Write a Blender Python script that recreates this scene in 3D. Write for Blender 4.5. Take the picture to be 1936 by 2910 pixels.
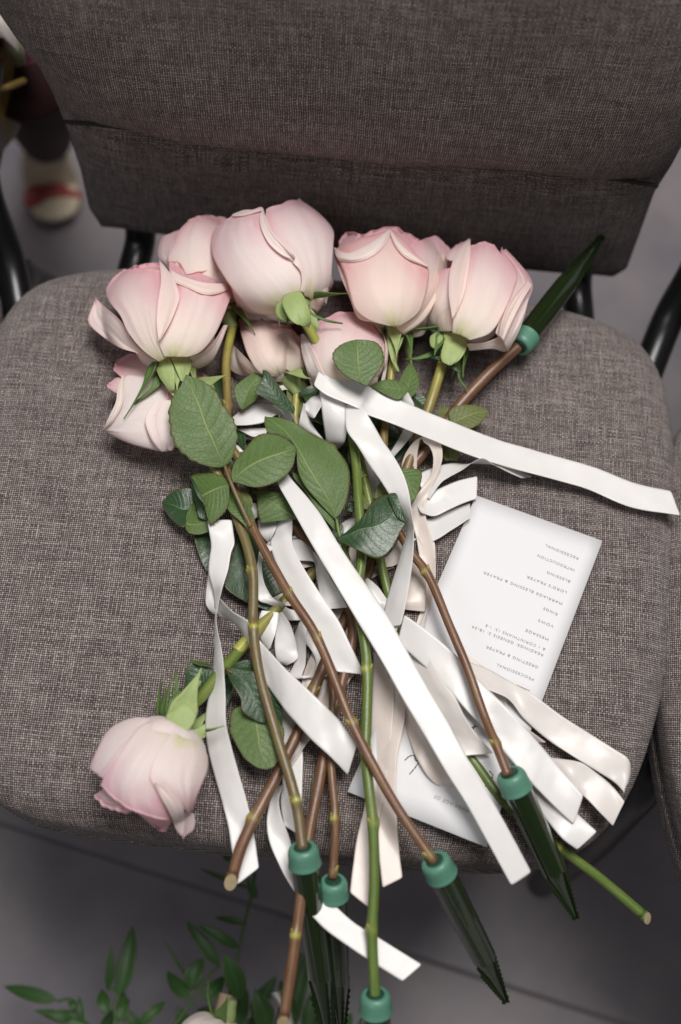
import bpy, bmesh, math, random
import numpy as np
from mathutils import Vector, Matrix, Quaternion
from mathutils import noise as mnoise
random.seed(7)
for o in list(bpy.data.objects): bpy.data.objects.remove(o)
SC = bpy.context.scene
COL = SC.collection
R = math.radians

# ------------------------------------------------------------------ camera
S = 0.47                      # height of the seat surface
ELEV, ROLL, FOV, DIST = R(66), R(5.2), R(46), 0.833
fw = Vector((0, math.cos(ELEV), -math.sin(ELEV)))
r0 = Vector((1, 0, 0)); u0 = Vector((0, math.sin(ELEV), math.cos(ELEV)))
rt = r0*math.cos(ROLL) + u0*math.sin(ROLL)
up = -r0*math.sin(ROLL) + u0*math.cos(ROLL)
CAM = Vector((0, 0, S)) - fw*DIST
cd = bpy.data.cameras.new('camera'); cam = bpy.data.objects.new('camera', cd); COL.objects.link(cam)
M = Matrix((( rt.x, up.x, -fw.x, CAM.x), (rt.y, up.y, -fw.y, CAM.y), (rt.z, up.z, -fw.z, CAM.z), (0,0,0,1)))
cam.matrix_world = M
cd.sensor_fit = 'VERTICAL'; cd.sensor_height = 36; cd.lens = 18/math.tan(FOV/2)
cd.clip_start = 0.01; cd.clip_end = 50
cd.dof.use_dof = True; cd.dof.focus_distance = 0.797; cd.dof.aperture_fstop = 3.0
SC.camera = cam

# ------------------------------------------------------------------ light
w = bpy.data.worlds.new("World"); SC.world = w; w.use_nodes = True
bg = w.node_tree.nodes['Background']; bg.inputs[0].default_value = (1.0, 0.96, 0.94, 1); bg.inputs[1].default_value = 0.13
def area(name, loc, target, sx, sy, power, col):
    d = bpy.data.lights.new(name, 'AREA'); d.shape = 'RECTANGLE'; d.size = sx; d.size_y = sy
    d.energy = power; d.color = col
    o = bpy.data.objects.new(name, d); COL.objects.link(o); o.location = loc
    o.rotation_euler = (Vector(target)-Vector(loc)).to_track_quat('-Z', 'Y').to_euler()
    return o
area('ceiling_lamp', (0.16, 0.20, 2.25), (0.0, 0.0, S), 0.85, 0.65, 42.5, (1.0, 0.97, 0.945))
area('fill_light', (-0.9, -1.3, 2.2), (0, 0, S), 1.2, 0.9, 8, (0.95, 0.96, 1.0))  # unseen fill added to brighten roses and floor from the front
SC.view_settings.view_transform = 'Standard'; SC.view_settings.look = 'None'
SC.view_settings.exposure = 0; SC.view_settings.gamma = 1
SC.render.engine = 'CYCLES'

# ------------------------------------------------------------------ places: a point of the picture put at a height above the seat
FR = {'0': (0,0,.80992), 'b': (560,540,2.6133), 'a': (200,540,2.6133), 'c': (1000,620,1.96), 'd': (440,1050,2.6133),
      'e': (800,1050,2.6133), 'f': (900,1700,1.568), 'g': (200,1750,1.96), 'h': (600,2300,1.7422), 'i': (1200,1350,2.1304),
      'j': (0,2300,1.96), 'k': (0,0,2.62), 'l': (1500,400,2.619), '1': (560,1430,3.136), '2': (960,1240,3.136),
      '3': (960,1700,3.136), '4': (620,1900,3.136), '5': (960,1000,3.5636), '6': (1700,1900,2.945)}
T2 = 2*math.tan(FOV/2)
def ray(x, y, f='0'):
    x0, y0, k = FR[f]
    sx, sy = x0 + x/k, y0 + y/k
    return fw + rt*((sx-968)/2910*T2) - up*((sy-1455)/2910*T2)
def at(x, y, h, f='0'):
    """point over the seat plane, h in millimetres above it"""
    d = ray(x, y, f); t = (S + h*.001 - CAM.z)/d.z
    return CAM + d*t
def atz(x, y, z, f='0'):
    d = ray(x, y, f); t = (z - CAM.z)/d.z
    return CAM + d*t

# ------------------------------------------------------------------ object helpers
def tag(o, label=None, cat=None, group=None, kind=None):
    if label: o['label'] = label
    if cat: o['category'] = cat
    if group: o['group'] = group
    if kind: o['kind'] = kind
    return o
def empty(name, loc):
    o = bpy.data.objects.new(name, None); COL.objects.link(o); o.location = loc; o.empty_display_size = .01
    return o
def mesh_obj(name, verts, faces, mat, parent=None, uvs=None, smooth=True, origin=None, attr=None):
    """verts are given in world space; the object gets its own origin"""
    verts = [Vector(v) for v in verts]
    ro = parent.location.copy() if parent is not None else None
    if parent is not None and parent.parent is not None: ro = ro + parent.parent.location
    off = ro if ro is not None else (Vector(origin) if origin is not None else sum(verts, Vector())/len(verts))
    me = bpy.data.meshes.new(name)
    me.from_pydata([v-off for v in verts], [], faces)
    if uvs is not None:
        uvl = me.uv_layers.new(name='UVMap')
        li = np.empty(len(me.loops), dtype=np.int32); me.loops.foreach_get('vertex_index', li)
        arr = np.array(uvs, dtype=np.float32)[li]
        uvl.data.foreach_set('uv', arr.ravel())
    if attr is not None:
        a = me.attributes.new('tint', 'FLOAT', 'POINT'); a.data.foreach_set('value', np.array(attr, dtype=np.float32))
    if smooth: me.polygons.foreach_set('use_smooth', [True]*len(me.polygons))
    me.materials.append(mat); me.update()
    o = bpy.data.objects.new(name, me); COL.objects.link(o)
    if parent is not None: o.parent = parent
    else: o.location = off
    return o
def solid(o, t, sub=0, off=0):
    if sub:
        m = o.modifiers.new('sub', 'SUBSURF'); m.levels = sub; m.render_levels = sub
    m = o.modifiers.new('thick', 'SOLIDIFY'); m.thickness = t; m.offset = off
    return o
def grid_faces(nr, nc, wrap=False):
    f = []
    for i in range(nr-1):
        for j in range(nc-1 if not wrap else nc):
            k = (j+1) % nc
            f.append((i*nc+j, i*nc+k, (i+1)*nc+k, (i+1)*nc+j))
    return f
def cr(pts, n):
    """Catmull-Rom through rows of numbers, n samples evenly by parameter"""
    P = np.array(pts, dtype=float); m = len(P)
    if m == 2:
        t = np.linspace(0, 1, n)[:, None]; return P[0]*(1-t)+P[1]*t
    ext = np.vstack([2*P[0]-P[1], P, 2*P[-1]-P[-2]])
    d = np.linalg.norm(np.diff(P[:, :3], axis=0), axis=1); d = np.maximum(d, 1e-6)
    cum = np.concatenate([[0], np.cumsum(d)])
    out = []
    for s in np.linspace(0, cum[-1], n):
        i = min(int(np.searchsorted(cum, s, side='right'))-1, m-2); i = max(i, 0)
        t = (s-cum[i])/d[i]
        p0, p1, p2, p3 = ext[i], ext[i+1], ext[i+2], ext[i+3]
        dp = d[i-1] if i > 0 else d[i]; dn = d[i+1] if i < m-2 else d[i]
        m1 = (p2-p0)/(dp+d[i])*d[i]; m2 = (p3-p1)/(d[i]+dn)*d[i]
        out.append((2*t**3-3*t*t+1)*p1+(t**3-2*t*t+t)*m1+(-2*t**3+3*t*t)*p2+(t**3-t*t)*m2)
    return np.array(out)
def ss(a, b, x):
    t = min(max((x-a)/(b-a), 0), 1); return t*t*(3-2*t)

# ------------------------------------------------------------------ materials
def newmat(name):
    m = bpy.data.materials.new(name); m.use_nodes = True
    nt = m.node_tree; b = nt.nodes['Principled BSDF']; return m, nt, b
def nd(nt, typ, **kw):
    n = nt.nodes.new(typ)
    for k, v in kw.items():
        if k.startswith('i'): n.inputs[int(k[1:])].default_value = v
        else: setattr(n, k, v)
    return n
def mth(nt, op, a, b=None, c=None):
    n = nt.nodes.new('ShaderNodeMath'); n.operation = op
    for i, v in enumerate((a, b, c)):
        if v is None: continue
        if isinstance(v, (int, float)): n.inputs[i].default_value = v
        else: nt.links.new(v, n.inputs[i])
    return n.outputs[0]
def ramp(nt, fac, stops):
    n = nt.nodes.new('ShaderNodeValToRGB'); e = n.color_ramp.elements
    while len(e) < len(stops): e.new(.5)
    for i, (p, c) in enumerate(stops):
        e[i].position = p; e[i].color = (*c, 1) if len(c) == 3 else c
    nt.links.new(fac, n.inputs[0]); return n.outputs[0]
def mixc(nt, fac, a, b, mode='MIX'):
    n = nt.nodes.new('ShaderNodeMix'); n.data_type = 'RGBA'; n.blend_type = mode
    for s, v in ((n.inputs[0], fac), (n.inputs[6], a), (n.inputs[7], b)):
        if isinstance(v, (int, float)): s.default_value = v
        elif isinstance(v, tuple): s.default_value = (*v, 1)
        else: nt.links.new(v, s)
    return n.outputs[2]
def noise(nt, vec, scale, detail=3, rough=.5, dist=0):
    n = nd(nt, 'ShaderNodeTexNoise'); n.inputs['Scale'].default_value = scale; n.inputs['Detail'].default_value = detail
    n.inputs['Roughness'].default_value = rough; n.inputs['Distortion'].default_value = dist
    if vec is not None: nt.links.new(vec, n.inputs['Vector'])
    return n.outputs['Fac']
def uvsep(nt):
    uv = nd(nt, 'ShaderNodeUVMap'); s = nd(nt, 'ShaderNodeSeparateXYZ'); nt.links.new(uv.outputs[0], s.inputs[0])
    return uv.outputs[0], s.outputs[0], s.outputs[1]
def comb(nt, x, y, z=0.0):
    n = nd(nt, 'ShaderNodeCombineXYZ')
    for i, v in enumerate((x, y, z)):
        if isinstance(v, (int, float)): n.inputs[i].default_value = v
        else: nt.links.new(v, n.inputs[i])
    return n.outputs[0]
def bump(nt, b, h, strength=1.0, dist=.001):
    n = nd(nt, 'ShaderNodeBump'); n.inputs['Strength'].default_value = strength; n.inputs['Distance'].default_value = dist
    nt.links.new(h, n.inputs['Height']); nt.links.new(n.outputs[0], b.inputs['Normal']); return n
def objco(nt):
    return nd(nt, 'ShaderNodeTexCoord').outputs['Object']

def m_fabric(name, dark, light, pitch=.00145):
    m, nt, b = newmat(name); uv, U, V = uvsep(nt)
    wob = noise(nt, uv, 90, 2); wob = mth(nt, 'MULTIPLY', mth(nt, 'SUBTRACT', wob, .5), 1.1)
    wob2 = noise(nt, uv, 60, 2); wob2 = mth(nt, 'MULTIPLY', mth(nt, 'SUBTRACT', wob2, .5), 1.3)
    u = mth(nt, 'ADD', mth(nt, 'MULTIPLY', U, 1/pitch), wob)
    v = mth(nt, 'ADD', mth(nt, 'MULTIPLY', V, 1/pitch), wob2)
    fu, fv = mth(nt, 'FLOOR', u), mth(nt, 'FLOOR', v)
    su = mth(nt, 'ABSOLUTE', mth(nt, 'SINE', mth(nt, 'MULTIPLY', u, math.pi)))
    sv = mth(nt, 'ABSOLUTE', mth(nt, 'SINE', mth(nt, 'MULTIPLY', v, math.pi)))
    par = mth(nt, 'ABSOLUTE', mth(nt, 'MODULO', mth(nt, 'ADD', fu, fv), 2.0))
    # warp thread on top where par=1, weft otherwise
    ha = mth(nt, 'MULTIPLY', mth(nt, 'POWER', su, .7), mth(nt, 'ADD', mth(nt, 'MULTIPLY', sv, .75), .25))
    hb = mth(nt, 'MULTIPLY', mth(nt, 'POWER', sv, .7), mth(nt, 'ADD', mth(nt, 'MULTIPLY', su, .75), .25))
    h = mth(nt, 'ADD', mth(nt, 'MULTIPLY', ha, par), mth(nt, 'MULTIPLY', hb, mth(nt, 'SUBTRACT', 1.0, par)))
    wn = nd(nt, 'ShaderNodeTexWhiteNoise', noise_dimensions='3D'); nt.links.new(comb(nt, fu, fv, par), wn.inputs['Vector'])
    slu = noise(nt, comb(nt, mth(nt, 'MULTIPLY', fu, 1.0), mth(nt, 'MULTIPLY', v, .05), 3.0), 1.3, 2, .7)
    slv = noise(nt, comb(nt, mth(nt, 'MULTIPLY', u, .05), mth(nt, 'MULTIPLY', fv, 1.0), 9.0), 1.3, 2, .7)
    sl = mth(nt, 'ADD', mth(nt, 'MULTIPLY', slu, par), mth(nt, 'MULTIPLY', slv, mth(nt, 'SUBTRACT', 1.0, par)))
    f = mth(nt, 'ADD', mth(nt, 'MULTIPLY', wn.outputs[0], .14), mth(nt, 'MULTIPLY', sl, 1.15))
    f = mth(nt, 'ADD', f, mth(nt, 'MULTIPLY', h, .78))
    f = mth(nt, 'SUBTRACT', f, .55)
    c = ramp(nt, f, [(.2, tuple(x*.35 for x in dark)), (.48, dark), (.80, light), (1.0, tuple(min(1, x*1.35) for x in light))])
    big = noise(nt, uv, 9, 4, .6)
    c = mixc(nt, mth(nt, 'MULTIPLY', big, .30), c, tuple(x*.6 for x in dark))
    hue = noise(nt, uv, 300, 2, .6)
    c = mixc(nt, mth(nt, 'MULTIPLY', ramp(nt, hue, [(.45, (0,0,0)), (.65, (1,1,1))]), .22), c, (.16, .075, .085))
    nt.links.new(c, b.inputs['Base Color']); b.inputs['Roughness'].default_value = .88
    b.inputs['Specular IOR Level'].default_value = .15
    b.inputs['Sheen Weight'].default_value = .12; b.inputs['Sheen Roughness'].default_value = .5
    fuzz = noise(nt, uv, 2500, 2)
    bump(nt, b, mth(nt, 'ADD', h, mth(nt, 'MULTIPLY', fuzz, .35)), 1.0, .0006)
    return m
def m_petal(name, base, mid, rim, streak=.5):
    m, nt, b = newmat(name); uv, U, V = uvsep(nt)
    n1 = noise(nt, comb(nt, mth(nt, 'MULTIPLY', U, 1.6), mth(nt, 'MULTIPLY', V, 1.3)), 1.6, 3)
    ve = mth(nt, 'ADD', V, mth(nt, 'MULTIPLY', mth(nt, 'SUBTRACT', n1, .5), .45))
    edge = mth(nt, 'MULTIPLY', mth(nt, 'POWER', mth(nt, 'ABSOLUTE', mth(nt, 'SUBTRACT', mth(nt, 'MULTIPLY', U, 2.0), 1.0)), 3.0), .22)
    ve = mth(nt, 'ADD', ve, edge)
    c = ramp(nt, ve, [(0.0, (.55, .60, .25)), (.07, (.82, .80, .52)), (.20, base), (.62, mid), (.92, rim), (1.0, tuple(x*y for x, y in zip(rim, (.97, .82, .87))))])
    vein = noise(nt, comb(nt, mth(nt, 'MULTIPLY', U, 34), mth(nt, 'MULTIPLY', V, 1.6)), 1.5, 4, .65)
    c = mixc(nt, mth(nt, 'MULTIPLY', ramp(nt, vein, [(.45, (0,0,0)), (.75, (1,1,1))]), .16*streak*2), c, tuple(x*.86 for x in rim))
    spot = noise(nt, objco(nt), 260, 2, .5)
    c = mixc(nt, mth(nt, 'MULTIPLY', ramp(nt, spot, [(.72, (0,0,0)), (.80, (1,1,1))]), .35), c, (.62, .42, .28))
    nt.links.new(c, b.inputs['Base Color']); b.inputs['Roughness'].default_value = .52
    b.inputs['Specular IOR Level'].default_value = .28
    b.inputs['Subsurface Weight'].default_value = .35; b.inputs['Subsurface Radius'].default_value = (.006, .0035, .003)
    b.inputs['Subsurface Scale'].default_value = 1.0
    b.inputs['Sheen Weight'].default_value = .25; b.inputs['Sheen Roughness'].default_value = .4
    bump(nt, b, mth(nt, 'ADD', vein, mth(nt, 'MULTIPLY', noise(nt, objco(nt), 900, 2), .25)), .35, .0006)
    tr = nd(nt, 'ShaderNodeBsdfTranslucent'); nt.links.new(mixc(nt, .5, c, (1.0, .62, .55)), tr.inputs[0])
    mx = nd(nt, 'ShaderNodeMixShader'); mx.inputs[0].default_value = .36
    out = nt.nodes['Material Output']
    nt.links.new(b.outputs[0], mx.inputs[1]); nt.links.new(tr.outputs[0], mx.inputs[2]); nt.links.new(mx.outputs[0], out.inputs[0])
    return m
def m_leaf(name, col, vein, gloss=.5, dark=.6, trans=.12):
    m, nt, b = newmat(name); uv, U, V = uvsep(nt)
    a = mth(nt, 'ABSOLUTE', mth(nt, 'SUBTRACT', mth(nt, 'MULTIPLY', U, 2.0), 1.0))       # distance from midrib 0..1
    mid = mth(nt, 'SUBTRACT', 1.0, mth(nt, 'MULTIPLY', a, 1.0))
    midl = ramp(nt, a, [(0.0, (1,1,1)), (.022, (.8,.8,.8)), (.055, (0,0,0))])
    # lateral veins: v - 0.35*a curved
    side = mth(nt, 'GREATER_THAN', U, .5)
    lat = mth(nt, 'SUBTRACT', mth(nt, 'ADD', V, mth(nt, 'MULTIPLY', side, .055)), mth(nt, 'MULTIPLY', mth(nt, 'POWER', a, 1.4), .24))
    lat = mth(nt, 'ADD', lat, mth(nt, 'MULTIPLY', mth(nt, 'SUBTRACT', noise(nt, objco(nt), 60, 2), .5), .05))
    lf = mth(nt, 'ABSOLUTE', mth(nt, 'SUBTRACT', mth(nt, 'FRACT', mth(nt, 'MULTIPLY', lat, 8.0)), .5))
    latl = ramp(nt, lf, [(0.0, (1,1,1)), (.045, (.3,.3,.3)), (.10, (0,0,0))])
    vo = nd(nt, 'ShaderNodeTexVoronoi', feature='DISTANCE_TO_EDGE'); vo.inputs['Scale'].default_value = 340
    warp = nd(nt, 'ShaderNodeTexNoise'); warp.inputs['Scale'].default_value = 200; oc = objco(nt); nt.links.new(oc, warp.inputs['Vector'])
    va = nd(nt, 'ShaderNodeVectorMath', operation='MULTIPLY_ADD'); nt.links.new(warp.outputs['Color'], va.inputs[0]); va.inputs[1].default_value = (.004,.004,.004); nt.links.new(oc, va.inputs[2])
    nt.links.new(va.outputs[0], vo.inputs['Vector'])
    net = ramp(nt, vo.outputs[0], [(0.0, (1,1,1)), (.05, (.4,.4,.4)), (.16, (0,0,0))])
    big = noise(nt, oc, 45, 4, .6)
    c = mixc(nt, mth(nt, 'MULTIPLY', big, .5), col, tuple(x*y for x, y in zip(col, (.70, .72, .6))))
    dk = tuple(x*dark for x in col)
    c = mixc(nt, mth(nt, 'MULTIPLY', net, .55), c, dk)
    c = mixc(nt, mth(nt, 'MULTIPLY', latl, .26), c, dk)
    rimc = ramp(nt, a, [(.80, (0,0,0)), (1.0, (1,1,1))])
    rn = noise(nt, oc, 130, 2)
    c = mixc(nt, mth(nt, 'MULTIPLY', rimc, mth(nt, 'MULTIPLY', rn, .7)), c, (.10, .045, .02))
    c = mixc(nt, midl, c, vein)
    nt.links.new(c, b.inputs['Base Color']); b.inputs['Roughness'].default_value = gloss
    b.inputs['Specular IOR Level'].default_value = .4
    hh = mth(nt, 'SUBTRACT', mth(nt, 'MULTIPLY', midl, 1.2), mth(nt, 'ADD', mth(nt, 'MULTIPLY', net, .35), mth(nt, 'MULTIPLY', latl, .45)))
    bump(nt, b, hh, .55, .0004 if trans > .1 else .0002)
    if trans:
        tr = nd(nt, 'ShaderNodeBsdfTranslucent'); nt.links.new(mixc(nt, .5, c, (.35, .5, .08)), tr.inputs[0])
        mx = nd(nt, 'ShaderNodeMixShader'); mx.inputs[0].default_value = trans
        nt.links.new(b.outputs[0], mx.inputs[1]); nt.links.new(tr.outputs[0], mx.inputs[2]); nt.links.new(mx.outputs[0], nt.nodes['Material Output'].inputs[0])
    return m
def m_stem(name, c1, c2, c3=(.36, .36, .07)):
    """c1/c2 skin colours, c3 colour of the young growth round nodes (attribute tint)"""
    m, nt, b = newmat(name); oc = objco(nt); uv, U, V = uvsep(nt)
    n = noise(nt, comb(nt, mth(nt, 'MULTIPLY', U, 7.0), mth(nt, 'MULTIPLY', V, 26.0)), 1.4, 4, .6)
    c = mixc(nt, ramp(nt, n, [(.35, (0,0,0)), (.65, (1,1,1))]), c1, c2)
    at_ = nd(nt, 'ShaderNodeAttribute'); at_.attribute_name = 'tint'
    c = mixc(nt, at_.outputs['Fac'], c, c3)
    sp = noise(nt, oc, 700, 2)
    c = mixc(nt, mth(nt, 'MULTIPLY', ramp(nt, sp, [(.60, (0,0,0)), (.72, (1,1,1))]), .35), c, tuple(x*.45 for x in c1))
    nt.links.new(c, b.inputs['Base Color']); b.inputs['Roughness'].default_value = .38; b.inputs['Specular IOR Level'].default_value = .5
    b.inputs['Subsurface Weight'].default_value = .05
    bump(nt, b, mth(nt, 'ADD', n, mth(nt, 'MULTIPLY', sp, .4)), .4, .0005); return m
def m_ribbon(name, col, trans=.26):
    m, nt, b = newmat(name); uv, U, V = uvsep(nt)
    a = mth(nt, 'ABSOLUTE', mth(nt, 'SUBTRACT', mth(nt, 'MULTIPLY', U, 2.0), 1.0))
    edge = ramp(nt, a, [(.93, (0,0,0)), (.95, (1,1,1)), (1.0, (1,1,1))])
    st = mth(nt, 'ABSOLUTE', mth(nt, 'SINE', mth(nt, 'MULTIPLY', V, 3000)))
    fine = mth(nt, 'SINE', mth(nt, 'ADD', mth(nt, 'MULTIPLY', V, 7000), mth(nt, 'MULTIPLY', U, 150)))
    c = mixc(nt, mth(nt, 'MULTIPLY', edge, mth(nt, 'MULTIPLY', st, .35)), col, tuple(x*.62 for x in col))
    soft = noise(nt, objco(nt), 24, 3)
    c = mixc(nt, mth(nt, 'MULTIPLY', soft, .12), c, tuple(x*y for x, y in zip(col, (.93, .84, .78))))
    nt.links.new(c, b.inputs['Base Color']); b.inputs['Roughness'].default_value = .30
    b.inputs['Specular IOR Level'].default_value = .45; b.inputs['Anisotropic'].default_value = .6
    b.inputs['Sheen Weight'].default_value = .3; b.inputs['Sheen Roughness'].default_value = .35
    big = noise(nt, objco(nt), 70, 2)
    bump(nt, b, mth(nt, 'ADD', mth(nt, 'MULTIPLY', fine, .04), mth(nt, 'ADD', mth(nt, 'MULTIPLY', mth(nt, 'MULTIPLY', edge, st), .9), mth(nt, 'MULTIPLY', big, 1.7))), .35, .0005)
    tr = nd(nt, 'ShaderNodeBsdfTranslucent'); nt.links.new(c, tr.inputs[0])
    mx = nd(nt, 'ShaderNodeMixShader'); mx.inputs[0].default_value = trans
    nt.links.new(b.outputs[0], mx.inputs[1]); nt.links.new(tr.outputs[0], mx.inputs[2]); nt.links.new(mx.outputs[0], nt.nodes['Material Output'].inputs[0])
    return m
def m_plain(name, col, rough=.5, var=.15, scale=80, spec=.4, metal=0, bumpd=0, trans=0, coat=0):
    m, nt, b = newmat(name); oc = objco(nt)
    n = noise(nt, oc, scale, 4, .6)
    c = mixc(nt, mth(nt, 'MULTIPLY', n, var*2), col, tuple(x*.55 for x in col))
    nt.links.new(c, b.inputs['Base Color']); b.inputs['Roughness'].default_value = rough
    b.inputs['Specular IOR Level'].default_value = spec; b.inputs['Metallic'].default_value = metal
    b.inputs['Transmission Weight'].default_value = trans; b.inputs['Coat Weight'].default_value = coat
    if bumpd: bump(nt, b, noise(nt, oc, scale*3, 3), .6, bumpd)
    return m

FAB = m_fabric('grey_tweed_fabric', (.086, .072, .067), (.40, .35, .32))
PET_B = m_petal('petal_blush', (.93, .85, .74), (.93, .79, .75), (.89, .60, .62))
PET_P = m_petal('petal_peach', (.93, .83, .70), (.93, .765, .69), (.89, .60, .57), .4)
PET_L = m_petal('petal_pale', (.93, .87, .80), (.93, .83, .805), (.90, .69, .71), .8)
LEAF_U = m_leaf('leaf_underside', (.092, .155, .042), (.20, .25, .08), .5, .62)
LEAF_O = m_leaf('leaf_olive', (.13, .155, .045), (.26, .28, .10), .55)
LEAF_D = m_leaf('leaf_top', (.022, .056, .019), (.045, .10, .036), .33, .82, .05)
LEAF_F = m_leaf('leaf_floor', (.030, .085, .020), (.06, .13, .03), .45, .8, .05)
STEM_B = m_stem('stem_brown', (.090, .034, .022), (.175, .098, .045))
STEM_O = m_stem('stem_olive', (.115, .058, .034), (.13, .125, .042))
STEM_G = m_stem('stem_green', (.060, .112, .018), (.12, .165, .036))
SEPAL = m_plain('sepal_green', (.30, .38, .145), .55, .35, 160, .35, bumpd=.0004)
SEPALD = m_plain('sepal_dark_green', (.09, .16, .04), .55, .3, 160, .35, bumpd=.0004)
CUTWOOD = m_plain('cut_wood', (.50, .40, .24), .7, .5, 300, .2, bumpd=.0004)
RIB_W = m_ribbon('ribbon_white_satin', (.79, .78, .765))
RIB_M = m_ribbon('ribbon_blush_lit_satin', (.79, .755, .725), .28)  # white satin with the blush light on it put into the colour
RIB_C = m_ribbon('ribbon_cream_satin', (.81, .73, .675), .3)
PAPER = m_plain('card_paper', (.62, .62, .63), .6, .03, 400, .25)
INK = m_plain('grey_ink', (.24, .24, .25), .7, .05, 300, .1)
INKD = m_plain('dark_ink', (.05, .05, .055), .7, .05, 300, .1)
CAPM = m_plain('green_rubber', (.085, .220, .155), .42, .22, 120, .45, bumpd=.0002)
BLACKM = m_plain('black_gloss_metal', (.008, .008, .009), .30, .1, 60, .5)
GREYM = m_plain('grey_bracket_metal', (.10, .10, .095), .45, .2, 60, .5)
m, nt, b = newmat('green_clear_plastic'); TUBEM = m
b.inputs['Base Color'].default_value = (.010, .020, .005, 1); b.inputs['Roughness'].default_value = .05
b.inputs['Transmission Weight'].default_value = .18; b.inputs['IOR'].default_value = 1.42; b.inputs['Specular IOR Level'].default_value = .42
bump(nt, b, noise(nt, objco(nt), 160, 2), .15, .0004)

# ------------------------------------------------------------------ floor
def floor():
    m, nt, b = newmat('slate_floor'); oc = objco(nt)
    n = noise(nt, oc, 3.2, 5, .6); n2 = noise(nt, oc, 14, 4, .6)
    c = ramp(nt, n, [(.30, (.125, .115, .138)), (.5, (.21, .192, .208)), (.72, (.32, .275, .275))])
    c = mixc(nt, mth(nt, 'MULTIPLY', n2, .3), c, (.07, .065, .08))
    nt.links.new(c, b.inputs['Base Color']); b.inputs['Roughness'].default_value = .5
    bump(nt, b, n2, .3, .002)
    g = m_plain('floor_grout', (.16, .15, .165), .9, .2, 30)
    bm = [(-4, -4, -.002), (4, -4, -.002), (4, 4, -.002), (-4, 4, -.002)]
    fl = mesh_obj('floor', bm, [(0, 1, 2, 3)], g, smooth=False, origin=(0, 0, 0)); tag(fl, kind='structure')
    # the grout line seen runs through these two points of the picture
    a, c2 = atz(200, 1962, 0), atz(520, 2065, 0)
    dx = (c2-a).normalized(); ang = math.atan2(dx.y, dx.x); T = 1.30
    ux, uy = Vector((math.cos(ang), math.sin(ang), 0)), Vector((-math.sin(ang), math.cos(ang), 0))
    tm = None
    for i in range(-3, 3):
        for j in range(-3, 3):
            o0 = a + ux*(i*T+.62) + uy*(j*T+.003)
            if tm is None:
                q, e, z = T-.003, .0015, .0005
                v = [(0,0,-.004), (q,0,-.004), (q,q,-.004), (0,q,-.004), (0,0,-e), (q,0,-e), (q,q,-e), (0,q,-e), (e,e,0), (q-e,e,0), (q-e,q-e,0), (e,q-e,0)]
                f = [(8,9,10,11)] + [(k, (k+1)%4, 4+(k+1)%4, 4+k) for k in range(4)] + [(4+k, 4+(k+1)%4, 8+(k+1)%4, 8+k) for k in range(4)]
                tm = bpy.data.meshes.new('floor_tile'); tm.from_pydata(v, [], f); tm.materials.append(m)
            o = bpy.data.objects.new('floor_tile', tm); COL.objects.link(o); o.parent = fl
            o.location = o0; o.rotation_euler = (0, 0, ang)
floor()

# ------------------------------------------------------------------ chair
def tube(name, pts, rad, mat, parent, n=60, seg=14, flat=1.0, origin=None, cap=True):
    P = cr([tuple(p) for p in pts], n); V = []; 
    rads = rad if callable(rad) else (lambda t: rad)
    T = np.gradient(P, axis=0); nrm = None; uvs = []
    L = np.concatenate([[0], np.cumsum(np.linalg.norm(np.diff(P, axis=0), axis=1))])
    for i in range(n):
        t = Vector(T[i]).normalized()
        if nrm is None:
            nrm = t.orthogonal().normalized()
            side = t.cross(Vector((0,0,1)));
            if side.length > .1: nrm = side.normalized()
        nrm = (nrm - t*nrm.dot(t)).normalized(); bn = t.cross(nrm)
        for k in range(seg):
            a = 2*math.pi*k/seg; r = rads(i/(n-1))
            V.append(Vector(P[i]) + nrm*math.cos(a)*r + bn*math.sin(a)*r*flat); uvs.append((abs(k/seg-.5)*2, L[i]))
    F = grid_faces(n, seg, True)
    if cap:
        F.append(tuple(range(seg))[::-1]); F.append(tuple(range((n-1)*seg, n*seg)))
    return mesh_obj(name, V, F, mat, parent, uvs, origin=origin)

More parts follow.
